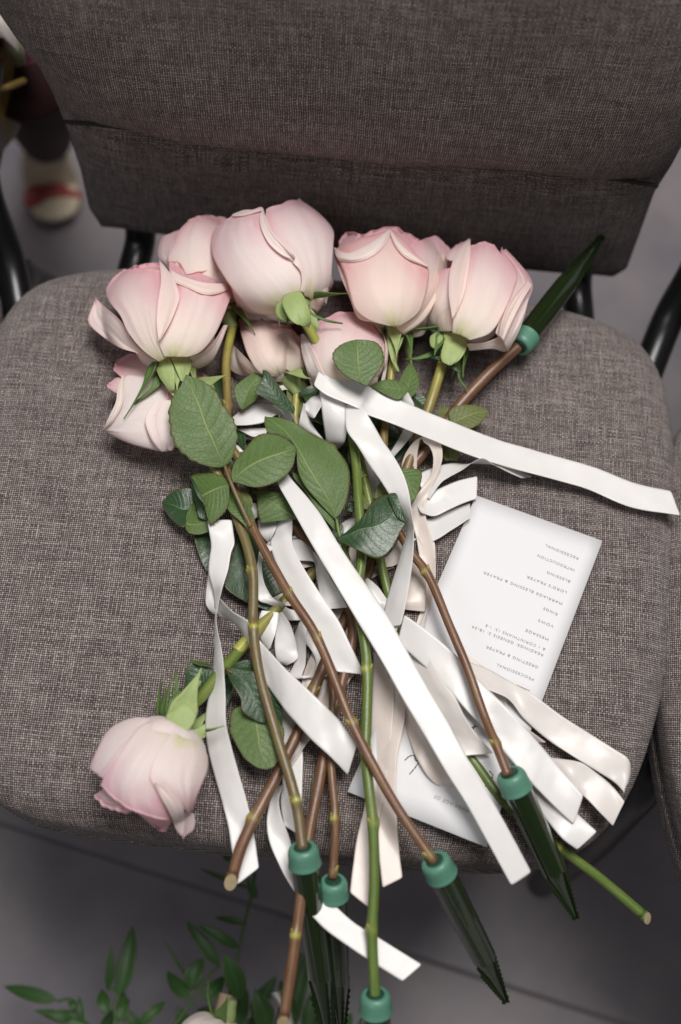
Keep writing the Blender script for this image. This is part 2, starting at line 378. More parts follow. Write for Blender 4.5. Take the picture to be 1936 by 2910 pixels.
# outline of the seat, given where it shows in the picture (front left and right corners), mirrored to be even
def seat_outline():
    hw = [(.204,.0), (.203,.09), (.198,.15), (.190,.195), (.172,.232), (.140,.250), (.085,.257), (.023,.2575), (-.03,.255), (-.081,.248), (-.124,.238), (-.162,.225),
          (-.190,.209), (-.209,.190), (-.221,.160), (-.226,.10), (-.228,0)]
    cx = -.017
    P = [(cx+w_, y, S-.014) for y, w_ in hw] + [(cx-w_, y, S-.014) for y, w_ in hw[::-1][1:-1]]
    P = P[::-1]
    return cr(P+[P[0]], 161)[:-1]
def build_seat(root):
    C = seat_outline(); c = C.mean(axis=0); n = len(C)
    prof = [(0,0.006)]                      # (inset from the widest line in metres, z relative to S)
    V = []; uv = []
    rings = []
    rings += [(s, None, .004*(1-s*s)) for s in np.linspace(.02, .86, 22)]
    V.append(Vector((c[0], c[1], S+.004))); uv.append((c[0], c[1]))
    dist = np.linalg.norm((C-c)[:, :2], axis=1)
    def ring(inset, z, extra):
        for k in range(n):
            d = (C[k]-c); L = dist[k]; q = (L-inset)/L
            p = c + d*q; V.append(Vector((p[0], p[1], z)))
            e = c + d*((L-.042+extra)/L); uv.append((e[0], e[1]))
    for s, _, z in rings:
        for k in range(n):
            d = C[k]-c; L = dist[k]-.042; q = s/.86*L/dist[k]
            p = c+d*q; wv = .0020*mnoise.noise(Vector((p[0]*9, p[1]*9, 1)))
            V.append(Vector((p[0], p[1], S+z+wv))); uv.append((p[0], p[1]))
    m = 12; ex = 0; last = (.042, .001)
    for i in range(1, m+1):
        a = math.pi/2*i/m; ins = .042*(1-math.sin(a)); z = .001-.026*(1-math.cos(a))
        ex += math.hypot(last[0]-ins, last[1]-z); last = (ins, z); ring(ins, S+z, ex)
    for z in (-.035, -.045): ex += .01; ring(0.0, S+z, ex)
    ex += .004; ring(.003, S-.049, ex); ex += .004; ring(.0, S-.053, ex)          # seam
    for z in (-.06, -.068): ex += .008; ring(.001, S+z, ex)
    for i in range(1, 5):
        a = math.pi/2*i/4; ex += .004; ring(.001+.012*(1-math.cos(a)), S-.068-.012*math.sin(a), ex)
    F = [(0, 1+k, 1+(k+1)%n) for k in range(n)]
    nr = (len(V)-1)//n
    F += [(1+a, 1+b, 1+c_, 1+d) for a, b, c_, d in grid_faces(nr, n, True)]
    F.append(tuple(1+(nr-1)*n+k for k in range(n))[::-1])
    o = mesh_obj('seat', V, F, FAB, root, uv)
    return o, C, c
def build_back(root):
    """a reclined pad: an upper cushion that bulges and tucks in at a seam above a flatter lower panel"""
    yb = atz(820, 588, S-.05).y; zb = S-.05; rec = R(3)
    nrm = Vector((0, -math.cos(rec), math.sin(rec)))     # towards the sitter and up
    alongv = Vector((0, math.sin(rec), math.cos(rec)))
    O = Vector((0, yb, zb))
    def pl(x, y):
        d = ray(x, y); t = (O-CAM).dot(nrm)/d.dot(nrm); return CAM + d*t
    left = [(228,548), (199,505), (180,420), (150,330), (118,250), (60,130), (0,52), (-110,-120), (-190,-300), (-240,-500)]
    right = [(1412,664), (1444,645), (1470,575), (1508,470), (1548,408), (1600,310), (1650,190), (1720,-60), (1780,-300), (1830,-520)]
    def prm(pts):
        return [((pl(x, y)-O).x, (pl(x, y)-O).dot(alongv)) for x, y in pts]
    Lp, Rp = prm(left), prm(right)
    hl = np.array(Lp); hr = np.array(Rp)
    seaml = pl(128, 290); seamr = pl(1520, 428)
    sm = (((seaml-O).dot(alongv)) + ((seamr-O).dot(alongv)))/2
    sl, sr = (seaml-O).dot(alongv), (seamr-O).dot(alongv)
    H = .52; NU, NV = 90, 150; V = []; uv = []
    b0l, b0r = hl[0][1], hr[0][1]
    hmax = H
    def edge(arr, b):
        return float(np.interp(b, arr[:, 1], arr[:, 0]))
    for i in range(NV):
        tv = i/(NV-1)
        for j in range(NU):
            u = j/(NU-1)
            bb0 = b0l*(1-u)+b0r*u
            b_ = bb0 + (hmax-bb0)*tv
            xl, xr = edge(hl, b_), edge(hr, b_)
            rnd = .030                                    # rounded upper edge
            if b_ > hmax-rnd*3:
                q = (b_-(hmax-rnd*3))/(rnd*3); ins = .05*(1-math.sqrt(max(0, 1-q*q))); xl += ins; xr -= ins
            x = xl+(xr-xl)*u
            se = sl*(1-u)+sr*u + .004*math.sin(u*9+1)
            de = min(x-xl, xr-x); db = b_-bb0; dt = hmax-b_
            e = 1-math.exp(-max(de, 0)/.020); ebt = 1-math.exp(-max(db, 0)/.010); etp = 1-math.exp(-max(dt, 0)/.02)
            if b_ >= se:
                k = (b_-se); dep = .033*(1-math.exp(-k/.020)) + .010 + .012*math.sin(min(1, k/.3)*math.pi)
            else:
                k = (se-b_); dep = .010 + .014*(1-math.exp(-k/.012))-.008*min(1, k/.10)
            dep += .0045*mnoise.noise(Vector((x*11, b_*7, 3)))*(1-math.exp(-abs(b_-se)/.01)) + .003*mnoise.noise(Vector((x*26, b_*30, 8)))*math.exp(-abs(b_-se)/.05)
            # diagonal pull from the lower corner of the pad
            for cx, sg in ((xl, 1), (xr, -1)):
                rr = (x-cx)*sg; dep -= .004*math.exp(-((b_-se-.55*rr)/.012)**2)*math.exp(-rr/.05)*(rr > 0)
            dep *= e*etp*(ebt if b_ < se else 1)
            V.append(O + Vector((x, 0, 0)) + alongv*b_ + nrm*(dep-.012)); uv.append((x*.93+ (x-xl)*.0, b_))
    nf = len(V); th = .045
    for i in (range(NV)):
        for j in range(NU):
            p = V[i*NU+j]; xo = (p-O); 
            q = O + Vector((p.x, 0, 0)) + alongv*xo.dot(alongv) - nrm*th
            V.append(q); uv.append((p.x, xo.dot(alongv)))
    F = [f[::1] for f in grid_faces(NV, NU)]
    F += [tuple(nf+k for k in f[::-1]) for f in grid_faces(NV, NU)]
    loop = [j for j in range(NU)] + [i*NU+NU-1 for i in range(1, NV)] + [(NV-1)*NU+j for j in range(NU-2, -1, -1)] + [i*NU for i in range(NV-2, 0, -1)]
    for a, b2 in zip(loop, loop[1:]+loop[:1]): F.append((b2, a, nf+a, nf+b2))
    o = mesh_obj('backrest', V, F, FAB, root, uv)
    # piping cord pulled into the seam
    pts = []
    for u in np.linspace(.012, .988, 30):
        se = sl*(1-u)+sr*u + .004*math.sin(u*9+1); x = edge(hl, se)*(1-u)+edge(hr, se)*u
        pts.append(O+Vector((x, 0, 0))+alongv*se+nrm*(-.0015))
    s_ = tube('seam', pts, .0016, m_plain('seam_thread', (.03, .026, .025), .9, .1), root, 90, 8)
    return O, alongv, nrm
def chair_parts(root):
    seat, C, c = build_seat(root)
    O, al, nr = build_back(root)
    zs = S-.085; xs = sorted(C[:, 0]); x0, x1 = xs[0], xs[-1]; ys = sorted(C[:, 1]); y0, y1 = ys[0], ys[-1]
    cx = (x0+x1)/2
    # brackets from under the seat up into the backrest
    for px, py in ((250, 575), (1392, 680)):
        p = atz(px, py, S-.0); q = Vector((p.x*.97, O.y+.045, O.z+.05))
        o = tube('back_bracket', [(p.x, y1-.07, zs), (p.x, O.y-.02, zs-.004), (q.x, O.y+.016, zs+.012), (q.x, O.y+.024, O.z+.03)], .013, BLACKM, root, 30, 12, 1)
    o = tube('seat_rail', [(x0+.05, y1-.02, zs), (x1-.05, y1-.02, zs)], .012, BLACKM, root, 12, 12)
    for sx, X in ((-1, x0-.006), (1, x1+.004)):
        o = tube('leg', [(X*1.0-sx*.09, y0+.17, zs+.012), (X-sx*.035, y0+.15, zs+.005), (X-sx*.022, y0+.13, zs-.03), (X-sx*.02, y0+.115, .22), (X-sx*.02, y0+.11, 0.0)], .0135, BLACKM, root, 60, 16)
        o = tube('leg', [(X-sx*.08, y1-.10, zs+.01), (X-sx*.02, y1-.05, zs), (X-sx*.012, y1+.0, zs-.03), (X, y1+.06, .2), (X, y1+.10, 0.0)], .0135, BLACKM, root, 60, 16)
        # curved arm post rising beside the backrest
        o = tube('back_post', [(X-sx*.01, y1-.03, zs), (X+sx*.006, y1+.02, S-.06), (X+sx*.020, y1+.05, S-.01), (X+sx*.022, y1+.09, S+.03), (X+sx*.018, y1+.12, S+.05)], .013, BLACKM, root, 60, 16)
    return x0, x1, y0, y1
CH = empty('chair', (0, 0, 0)); tag(CH, 'grey tweed upholstered chair in the middle that the roses and ribbons lie on', 'chair', 'grey upholstered chairs in a row')
X0, X1, Y0, Y1 = chair_parts(CH)
def copy_thing(root, loc, rotz, label):
    r = root.copy(); COL.objects.link(r); r.location = loc; r.rotation_euler = (0, 0, rotz); r['label'] = label
    for ch in list(root.children):
        if ch.name.startswith('back_post'): continue      # the linking posts show only on the middle chair
        c = ch.copy(); COL.objects.link(c); c.parent = r
    return r
PITCH = X1-X0
copy_thing(CH, (.497, -.068, .002), R(-3.0), 'neighbouring grey chair at the right edge, only the rim of its seat showing')
copy_thing(CH, (-.512, .034, -.002), R(2.5), 'neighbouring grey chair at the left edge, only a dark seat corner showing')

# ------------------------------------------------------------------ program card
def card():
    A = at(1387, 1245, 8); B = at(1120, 1950, 8); D = at(800, 1822, 6.5)
    Tl = A + (D-B)
    root = mesh = None
    N, Mm = 16, 10; V = []; uv = []
    for i in range(N+1):
        for j in range(Mm+1):
            u, v = j/Mm, i/N
            p = A*(1-u)*(1-v) + Tl*u*(1-v) + B*(1-u)*v + D*u*v
            p = p + Vector((0, 0, .002*math.sin(v*3.1)*math.sin(u*2.4+.4)))
            V.append(p); uv.append((u, v))
    root = empty('program_card', (A+D)/2)
    tag(root, 'white printed wedding order of service card lying upside down under the ribbons', 'card')
    sh = mesh_obj('sheet', V, [f[::-1] for f in grid_faces(N+1, Mm+1)], PAPER, root, uv); solid(sh, .00035, 0, 0)
    def card_z(p):
        # height of the sheet at a point, found by inverting the corner frame
        e1, e2 = Tl-A, B-A; q = p-A
        det = e1.x*e2.y-e1.y*e2.x
        u = (q.x*e2.y-q.y*e2.x)/det; v = (e1.x*q.y-e1.y*q.x)/det
        z = A.z+u*(Tl.z-A.z)+v*(B.z-A.z)+u*v*(D.z+A.z-Tl.z-B.z)
        return z+.002*math.sin(v*3.1)*math.sin(u*2.4+.4)
    def onc(x, y, f='0'):
        p = at(x, y, 5, f)
        for _ in range(3): p = atz(x, y, card_z(p), f)
        return p + Vector((0, 0, .00045))
    lines = [("MARRIAGE OF", 1080, 1863, 1001, 1829), ("SATURDAY", 1216, 1646, 1166, 1610),
             ("PROCESSIONAL", 1230, 1562, 1144, 1527), ("GREETING & PRAYER", 1240, 1534, 1120, 1486), ("READINGS: GENESIS 2: 18-24", 1252, 1506, 1088, 1440),
             ("& 1 CORINTHIANS 13: 1-8", 1256, 1493, 1119, 1437), ("MESSAGE", 1264, 1470, 1211, 1448), ("VOWS", 1275, 1440, 1240, 1425),
             ("RINGS", 1285, 1412, 1252, 1398), ("MARRIAGE BLESSING & PRAYER", 1296, 1388, 1114, 1315), ("LORD'S PRAYER", 1306, 1362, 1214, 1325),
             ("BLESSING", 1314, 1337, 1260, 1315), ("INTRODUCTION", 1324, 1311, 1238, 1276), ("RECESSIONAL", 1333, 1284, 1256, 1253)]
    for txt, xa, ya, xb, yb in lines:
        a, b2 = onc(xa, ya), onc(xb, yb)
        cu = bpy.data.curves.new('t', 'FONT'); cu.body = txt; cu.space_character = 1.22; cu.size = 1; cu.resolution_u = 3
        to = bpy.data.objects.new('t', cu); COL.objects.link(to)
        dg = bpy.context.evaluated_depsgraph_get(); me0 = bpy.data.meshes.new_from_object(to.evaluated_get(dg))
        bpy.data.objects.remove(to)
        vs = [v.co.copy() for v in me0.vertices]; fs = [tuple(p.vertices) for p in me0.polygons]; bpy.data.meshes.remove(me0)
        w_ = max(v.x for v in vs); L = (b2-a).length; k = L/w_; hk = .0019/.7
        if txt.startswith('MARR') and 'OF' in txt: hk = .0024/.7
        ux = (b2-a).normalized(); uy = Vector((-ux.y, ux.x, 0)).normalized()
        out = []
        for v in vs:
            p = a + ux*(v.x*k) + uy*(v.y*hk); out.append(Vector((p.x, p.y, card_z(p)+.00045)))
        t = mesh_obj('printed_line', out, fs, INK, root, smooth=False)
    def stroke(pts, f, wd=.0006, nm='script_stroke', mat=INKD):
        P = [onc(x, y, f) for x, y in pts]; Q = cr([tuple(p) for p in P], 8*len(P)); V = []
        for i in range(len(Q)):
            t = Vector(Q[min(i+1, len(Q)-1)])-Vector(Q[max(i-1, 0)]); s_ = Vector((-t.y, t.x, 0)).normalized()*wd*.5*(1+.3*math.sin(i*.9))
            q = Vector(Q[i]); V += [q-s_, q+s_]
        mesh_obj(nm, V, grid_faces(len(Q), 2), mat, root, smooth=False)
    stroke([(1190, 1577), (1205, 1584), (1219, 1590)], '0', .0005, 'rule', INK)
    stroke([(598,1445), (640,1410), (680,1405), (695,1450), (715,1450)], '3')
    stroke([(720,1465), (690,1510), (640,1570)], '3')
    stroke([(1065,1045), (1085,1018), (1108,1025), (1100,1055), (1078,1085)], '3')
    stroke([(1110,1135), (1130,1108), (1148,1115), (1135,1155), (1165,1158), (1240,1145)], '3')
    stroke([(1218,1130), (1205,1170), (1172,1215)], '3')
    stroke([(1215,1262), (1250,1268)], '3')
    stroke([(770,770), (785,790), (770,810), (750,800)], 'f'); stroke([(785,800), (750,840)], 'f')
card()
# ------------------------------------------------------------------ ribbons
def ribbon(label, frame, rows, mat=RIB_W, cat='ribbon', n=None, flat=False):
    """rows: two edge points of the band where it shows, the height of its middle (mm) and which way it leans;
    the band keeps its true width, so where it looks narrow it is tilted"""
    h = 10; s = 0; c = []; a = []
    W = 0
    for r in rows:
        f = frame
        if isinstance(r[-1], str): f = r[-1]; r = r[:-1]
        if len(r) > 4: h = r[4]
        if len(r) > 5: s = r[5]
        p, q = at(r[0], r[1], h, f), at(r[2], r[3], h, f)
        c.append((p+q)/2); a.append((q-p, s)); W = max(W, (q-p).length)
    Wd = min(W, .0225)
    A = []
    for d, s in a:
        L = d.length
        if s and L < Wd: d = d + Vector((0, 0, s*math.sqrt(Wd*Wd-L*L)*.8))
        elif s == 0 and L < Wd*.93 and not flat: d = d + Vector((0, 0, .55*math.sqrt(Wd*Wd-L*L)*(1 if (d.x > 0) else -1)))
        A.append(d)
    rowsn = [(*cc, *aa) for cc, aa in zip(c, A)]
    n = n or max(14, len(rows)*9)
    Q = cr(rowsn, n); K = 7; V = []; uv = []; L = 0
    seed = random.random()*50
    for i in range(n):
        ce, ac = Vector(Q[i][:3]), Vector(Q[i][3:])
        if i: L += (ce-Vector(Q[i-1][:3])).length
        t = Vector(Q[min(i+1, n-1)][:3])-Vector(Q[max(i-1, 0)][:3])
        nn = t.cross(ac); nn = nn.normalized() if nn.length > 1e-9 else Vector((0,0,1))
        bow = .0007*mnoise.noise(Vector((L*25, seed, 0)))+.0004
        for k in range(K):
            u = k/(K-1)-.5
            p = ce+ac*u+nn*(bow*(1-4*u*u)+.0005*mnoise.noise(Vector((L*55, u*2.4, seed)))+.00015*mnoise.noise(Vector((L*170, u*3, seed+4))))
            V.append(p); uv.append((k/(K-1), L))
    low = min(v.z for v in V)
    if low < S+.0042 and sum(v.z for v in V)/len(V) < S+.03:
        V = [Vector((v.x, v.y, v.z if v.z > S+.0045 else S+.0045)) for v in V]
    o = mesh_obj('ribbon', V, grid_faces(n, K), mat, None, uv)
    solid(o, .00022, 1, 0)
    tag(o, label, cat, 'satin ribbons tangled round the rose stems')
    return o
Rb = ribbon
Rb('long white ribbon from the bundle top across the seat to the right edge', 'b',
   [(925,1280,866,1450,50), (1005,1332,955,1520,50), (1280,1455,1205,1628,48), (120,955,58,1085,45,'c'), (280,1020,212,1140,42,'c'), (540,1128,468,1245,34,'c'),
    (790,1225,718,1342,26,'c'), (1060,1305,1012,1426,18,'c'), (1350,1388,1310,1508,13,'c'), (1463,1112,1447,1166,10,'0'), (1545,1130,1567,1187,8,'0')], n=110, flat=True)
Rb('broad short ribbon loop hanging down from the folded end of the long white ribbon', 'e',
   [(280,155,478,255,44), (292,230,484,320,43), (305,330,487,395,41), (322,430,482,490,35), (337,520,466,565,27), (375,575,436,600,14)])
Rb('narrow curled ribbon fold just left of the broad loop near the bundle top', 'e',
   [(288,165,296,292,41), (225,190,262,345,39), (178,238,235,380,37), (166,290,190,300,35,-1), (150,340,240,385,32), (128,425,300,480,28), (120,480,330,535,20)])
Rb('white ribbon curving down past the dark green leaf and twisting at its tip', 'e',
   [(472,240,606,300,46), (484,445,690,420,46), (560,560,760,540,46), (650,690,832,655,46), (745,820,905,800,47), (820,935,946,945,47), (890,1050,960,1075,45,1), (935,1140,972,1175,42,1),
    (928,1205,977,1230,38,1), (900,1300,978,1310,34,1), (865,1430,968,1440,30,1), (812,1600,945,1610,24,1), (765,1780,910,1800,18,1), (735,1900,878,1920,14)], n=110)
Rb('longest diagonal white ribbon crossing the bundle down to the lower right', 'd',
   [(905,810,980,760,33), (925,870,1020,820,35), (990,985,1112,922,38), (1065,1120,1212,1045,40), (1152,1275,1292,1172,41), (1285,1500,1430,1395,41), (190,115,305,60,41,'f'), (290,280,398,225,41,'f'),
    (385,450,490,388,40,'f'), (480,608,582,545,38,'f'), (570,762,668,705,36,'f'), (665,912,752,850,32,'f'), (760,1082,850,1020,27,'f'), (868,1280,957,1220,20,'f')], n=120, flat=True)
Rb('ribbon hanging left of the bundle, pinched in the middle, ending beside the cut stem', '1',
   [(92,150,310,150,28), (108,250,325,260,28), (126,370,335,372,27), (112,470,306,455,26), (102,600,280,610,25), (125,700,248,720,24), (150,800,222,820,24,1), (157,900,195,925,24,1), (155,1010,175,1020,26,1),
    (150,1120,185,1120,28,1), (146,1300,215,1300,28,1), (135,1520,245,1510,28), (762,480,868,470,28,'g'), (750,600,870,600,24,'g'), (765,740,893,712,18,'g'), (800,880,930,845,12,'g'), (850,1055,983,1030,7,'g'), (885,1200,1015,1165,4,'g'), (928,1505,1052,1410,-1,'g')], n=150)
Rb('small shaded loop of ribbon at the left edge of the pinched ribbon', '1',
   [(110,560,156,640,20), (94,690,156,700,16), (80,800,158,760,13), (82,900,158,860,13), (140,975,162,955,17), (190,985,200,880,20)], RIB_W)
Rb('white ribbon crossing the brown stems from the left loop to a slanted end', '1',
   [(190,985,205,872,20), (255,1000,262,945,22,1), (325,1030,335,1015,24,1), (375,1090,420,1065,24), (430,1195,478,1105,23), (487,1310,520,1200,22), (1072,330,1060,150,23,'g'), (1115,405,1140,245,25,'g'),
    (1185,505,1225,330,29,'g'), (1260,590,1320,415,31,'g'), (1350,690,1420,510,31,'g'), (1450,785,1505,590,28,'g'), (1160,932,1232,700,24,'4')], n=110)
Rb('wide white ribbon running down the centre of the bundle to a pointed slanted end', '1',
   [(715,140,852,140,16), (690,250,850,250,17), (655,335,848,330,19), (690,480,876,440,22), (765,640,945,580,24), (860,820,1050,745,24), (955,985,1165,915,23), (1050,1130,1265,1060,22), (1155,1330,1365,1270,20), (1248,1502,1497,1528,17)], n=80)
Rb('cream ribbon fold beside the diagonal ribbon, opening into a short shiny end', '1',
   [(850,322,886,512,16), (935,328,975,515,17), (1030,400,1050,545,18), (1085,500,1062,620,18), (1150,610,1080,720,20), (1200,700,1092,800,21), (1270,800,1102,870,22), (1345,930,1125,948,20)], n=60)
Rb('small ribbon end peeping out above the cream fold', '1', [(845,292,852,322,13), (960,268,985,310,12)])
Rb('dull inner side of the cream ribbon fold', '1', [(890,505,935,585,11), (980,510,1010,570,11), (1060,540,1070,560,10)], RIB_C)
Rb('thin cream strip showing under the fold beside the dark gap', '1', [(1045,560,1110,560,9), (1060,660,1120,640,9), (1085,800,1140,780,8)], RIB_C)
Rb('curved ribbon loop on the left side of the long brown stem', '1',
   [(600,360,700,400,17), (548,430,600,480,17), (530,560,580,590,17), (530,700,602,720,18), (545,860,660,822,17), (640,892,715,880,16), (760,925,785,900,14)], n=60)
Rb('short cream ribbon band passing behind the loop left of the long brown stem', '1', [(665,825,722,892,12), (760,790,790,920,12), (850,762,905,912,12), (930,750,960,900,10)], RIB_C)
Rb('ribbon scrap between the two brown stems above the dark leaf', '1', [(600,365,665,348,11), (580,480,700,450,10), (578,600,722,545,9)], RIB_C)
Rb('low arc of ribbon under the bend of the long brown stem', '1', [(730,955,775,920,10), (800,1030,830,950,11), (880,1045,910,950,11), (990,1040,960,940,9)])
Rb('ribbon tail hanging left of the rounded loop in the centre left', '1', [(575,955,735,975,14), (550,1050,720,1080,13), (552,1170,700,1170,11), (590,1250,680,1230,9), (633,1316,650,1310,7)])
Rb('rounded drooping ribbon loop between the two brown stems', '1', [(722,985,755,985,15), (705,1080,825,1080,14), (694,1200,868,1190,13), (695,1310,895,1300,11), (720,1400,900,1385,9), (790,1435,860,1432,7)])
Rb('ribbon strip hanging to the right of the rounded loop', '1', [(905,1060,990,1010,12), (868,1180,976,1180,12), (885,1330,968,1330,11), (850,1460,965,1450,9), (790,1540,940,1565,8), (740,60,930,60,8,'4')])
Rb('cream ribbon strip running behind the long brown stem towards the cut stem', '1', [(1050,1280,1130,1370,5), (985,1420,1065,1490,5), (935,1560,1010,1568,5), (745,100,850,60,5,'4'), (760,190,810,200,5,'4')], RIB_C)
Rb('cream ribbon piece right of the cut stem below the pointed end', '4', [(985,0,1230,30,6), (940,90,1150,150,5), (880,200,1080,270,5), (850,300,990,412,5), (760,525,845,612,5), (690,690,770,710,5), (620,865,640,890,5)], RIB_C)
Rb('wide shaded ribbon hanging behind the crossing brown stems', '4', [(560,320,690,440,6), (575,560,730,640,6), (590,720,755,760,6), (575,990,752,990,6), (560,1200,748,1250,5), (590,1400,748,1500,4)], n=60)
Rb('white ribbon sweeping under the tubes to a cut end below the seat', '4',
   [(530,1040,590,1040,6), (480,1130,545,1170,6), (440,1300,565,1320,6), (437,1440,610,1440,5), (465,1570,650,1560,3), (520,1700,665,1700,1), (610,1882,690,1860,-2), (470,500,545,405,-6,'h'), (560,600,600,475,-8,'h'), (680,690,700,570,-10,'h'), (790,765,810,640,-12,'h'), (935,858,1028,778,-14,'h')], n=130)
Rb('pale ribbon with its end hanging over the seat front left of the green stem', 'f', [(255,230,330,350,10), (248,480,345,430,9), (240,700,330,650,8), (215,920,300,880,6), (180,1070,262,1070,2), (145,1320,238,1392,-6)], RIB_C, n=70)
Rb('pale pinkish ribbon hanging straight down right of the green stem', 'f', [(320,330,400,480,11), (290,520,388,560,11), (255,700,360,700,10), (245,860,352,860,8), (258,1000,355,1000,5), (272,1120,362,1100,1), (290,1298,377,1254,-5)], RIB_C, n=70)
Rb('cream ribbon ending in a rounded loop on the lower part of the card', 'f', [(372,430,410,420,12), (385,520,440,500,12), (412,620,500,580,12), (450,720,560,660,12), (500,800,610,730,11), (560,842,660,800,10), (612,838,680,830,8)], RIB_C, n=60)
Rb('longest looping ribbon at the lower right, bending back at the seat corner', 'f',
   [(560,215,600,330,12), (640,262,660,350,14), (740,300,745,405,15), (850,355,850,455,15), (960,435,930,535,15), (1090,528,1035,628,14), (1230,612,1155,712,14), (1330,680,1265,775,14), (1385,722,1330,815,14), (1408,770,1362,868,13,1), (1395,820,1352,880,7)], RIB_M, n=110)
Rb('second looping ribbon at the lower right, just below the longest loop', 'f',
   [(1000,700,1050,745,9), (1085,710,1100,790,11), (1170,735,1155,845,12), (1250,780,1205,895,12), (1320,840,1262,955,12), (1368,910,1325,1012,10)], RIB_M, n=60)
Rb('broad white ribbon with a pointed end passing under the reddish stem at the lower right', 'f',
   [(388,80,362,190,18), (500,158,450,268,19), (618,258,565,378,20), (735,375,670,500,20), (870,520,790,622,19), (990,645,905,765,18), (1095,770,1018,885,16), (1183,885,1150,1005,14)], n=80)
Rb('ribbon between the diagonal one and the broad pointed one, folding over near the tube cap', '3',
   [(640,500,760,440,13), (700,620,850,620,15), (800,800,950,780,17), (900,950,1040,900,18), (985,1090,1120,1060,18), (1065,1240,1230,1230,17), (1130,1405,1390,1382,15)], RIB_M, n=60)
Rb('short ribbon tail curling at the seat front right of the tilted tube', 'f', [(860,700,940,690,9), (905,800,985,780,9), (960,880,1045,855,9), (1030,985,1115,925,9), (1095,1070,1178,975,9), (1165,1118,1245,1043,8)], n=60)
Rb('narrow cream arch of ribbon standing up below the long white ribbon', '2',
   [(560,320,705,310,12), (590,180,708,170,18), (638,88,722,80,24), (695,25,740,32,30), (785,2,775,36,32), (862,12,820,75,30), (915,70,850,150,27), (930,190,852,240,24), (912,280,835,320,21), (880,370,770,420,18), (830,480,700,540,15),
    (780,620,650,640,12), (790,760,665,760,11), (830,900,705,910,10), (862,1050,730,1060,10), (870,1200,765,1200,9), (858,1350,782,1370,8), (825,1500,760,1500,7), (770,300,690,240,6,'3')], RIB_C, n=150)
Rb('white ribbon with a half twist lying just under the long ribbon on the right', 'c',
   [(350,1440,430,1570,14), (400,1400,490,1490,16), (480,1368,540,1455,17), (560,1350,610,1418,18), (640,1342,665,1388,19,1), (705,1340,720,1365,20,1), (775,1345,780,1398,19,1), (870,1345,850,1432,15), (1012,1422,937,1467,9)], n=80)
Rb('ribbon end with a square cut resting on the top corner of the card', '2', [(690,560,740,700,13), (830,500,860,712,13), (950,445,990,655,13), (1080,395,1110,600,12), (1245,355,1238,555,11)])
Rb('lower ribbon end beneath the square cut one on the card corner', '2', [(720,720,800,960,9), (830,715,900,920,9), (950,660,1020,845,9), (1080,610,1110,790,9), (1185,570,1178,745,9)])
Rb('grey satin ribbon arching between the big leaf and the folded dark leaf', 'd', [(570,345,604,430,22), (680,278,705,412,24), (785,250,815,390,25), (880,248,905,350,24), (975,315,965,340,22), (1020,350,970,380,22), (1050,410,1030,420,21)], n=50)
Rb('thin ribbon below the satin arch beside the big leaf', 'd', [(605,432,640,462,16), (700,436,735,500,17), (835,428,830,480,16)])
Rb('short ribbon glimpse under the small leaf below the satin arch', 'd', [(590,560,540,640,15), (640,580,600,700,14), (700,640,620,720,12)])
Rb('grey inner ribbon behind the thin ribbon beside the big leaf', 'd', [(620,500,690,520,10), (720,490,760,540,10), (840,480,860,560,9)])
Rb('small pale arch of ribbon under the calyx of the middle rose', 'd', [(912,128,935,158,26), (965,113,978,148,27), (1030,140,1015,170,26), (1068,190,1048,190,25), (1085,240,1070,240,23)], RIB_C)
Rb('pointed ribbon fold sticking up behind the long white ribbon', '5', [(655,368,664,374,36), (690,400,652,440,34), (745,470,625,490,33), (770,550,680,560,30), (765,700,690,720,26), (765,820,668,778,22), (690,930,600,900,18), (555,1082,524,1035,14)])
Rb('dim ribbon seen in the gap right of the curving white ribbon', '5', [(385,790,475,752,9), (395,850,482,850,9), (440,960,484,960,8)])
Rb('crumpled grey satin ribbon behind the green stem', '2', [(230,180,300,250,12), (218,290,345,350,12), (205,420,375,420,11), (205,500,350,520,10), (290,570,330,570,9)])
Rb('crinkled ribbon knot left of the dark leaf', '2', [(115,610,235,650,12), (130,690,215,715,11), (60,750,170,770,10), (10,800,120,850,9), (0,900,60,960,8)])
Rb('pinkish ribbon curve under the dark leaf', '2', [(640,880,700,930,11), (560,890,600,990,11), (520,960,590,1080,11), (440,1060,500,1160,10), (330,1080,350,1175,9), (230,1080,240,1175,8), (110,1090,110,1180,7)], RIB_C)
Rb('ribbon scrap under the pinkish curve by the green stem', '2', [(280,1165,270,1285,6), (390,1160,390,1225,6), (500,1160,500,1175,6)], RIB_C)
Rb('wide cream ribbon loop inside the bend of the reddish stem', '2', [(640,1090,720,1070,8), (640,1220,770,1220,10), (610,1350,785,1340,11), (595,1480,785,1470,11), (590,100,780,120,8,'3')], RIB_C)
Rb('ribbon piece crossing behind the diagonal ribbon near the dark gap', '2', [(235,1290,265,1270,12), (270,1400,360,1340,13), (350,1520,440,1450,13), (390,80,440,0,13,'3'), (520,300,570,200,13,'3')])
Rb('short ribbon triangle above the centre ribbon by the olive leaf', '1', [(545,150,722,165,12), (560,250,700,250,12), (640,345,660,335,11)])
Rb('dark cream ribbon curve right of the pointed centre ribbon', '1', [(1185,950,1350,945,9), (1250,1060,1390,1040,9), (1310,1180,1410,1160,9), (1335,1300,1412,1300,8), (1320,1500,1400,1440,7), (1200,1560,1390,1540,7)], RIB_C)
Rb('sliver of ribbon between the small folded leaf and the olive leaf', '1', [(465,0,545,0,15), (468,60,540,90,14), (510,135,542,130,12)])
Rb('peach ribbon fold with a squared corner in the loops at the lower right', 'f', [(600,270,640,240,7), (700,360,770,330,9), (760,420,842,398,9), (800,480,845,470,8), (838,522,846,520,7)], RIB_C)
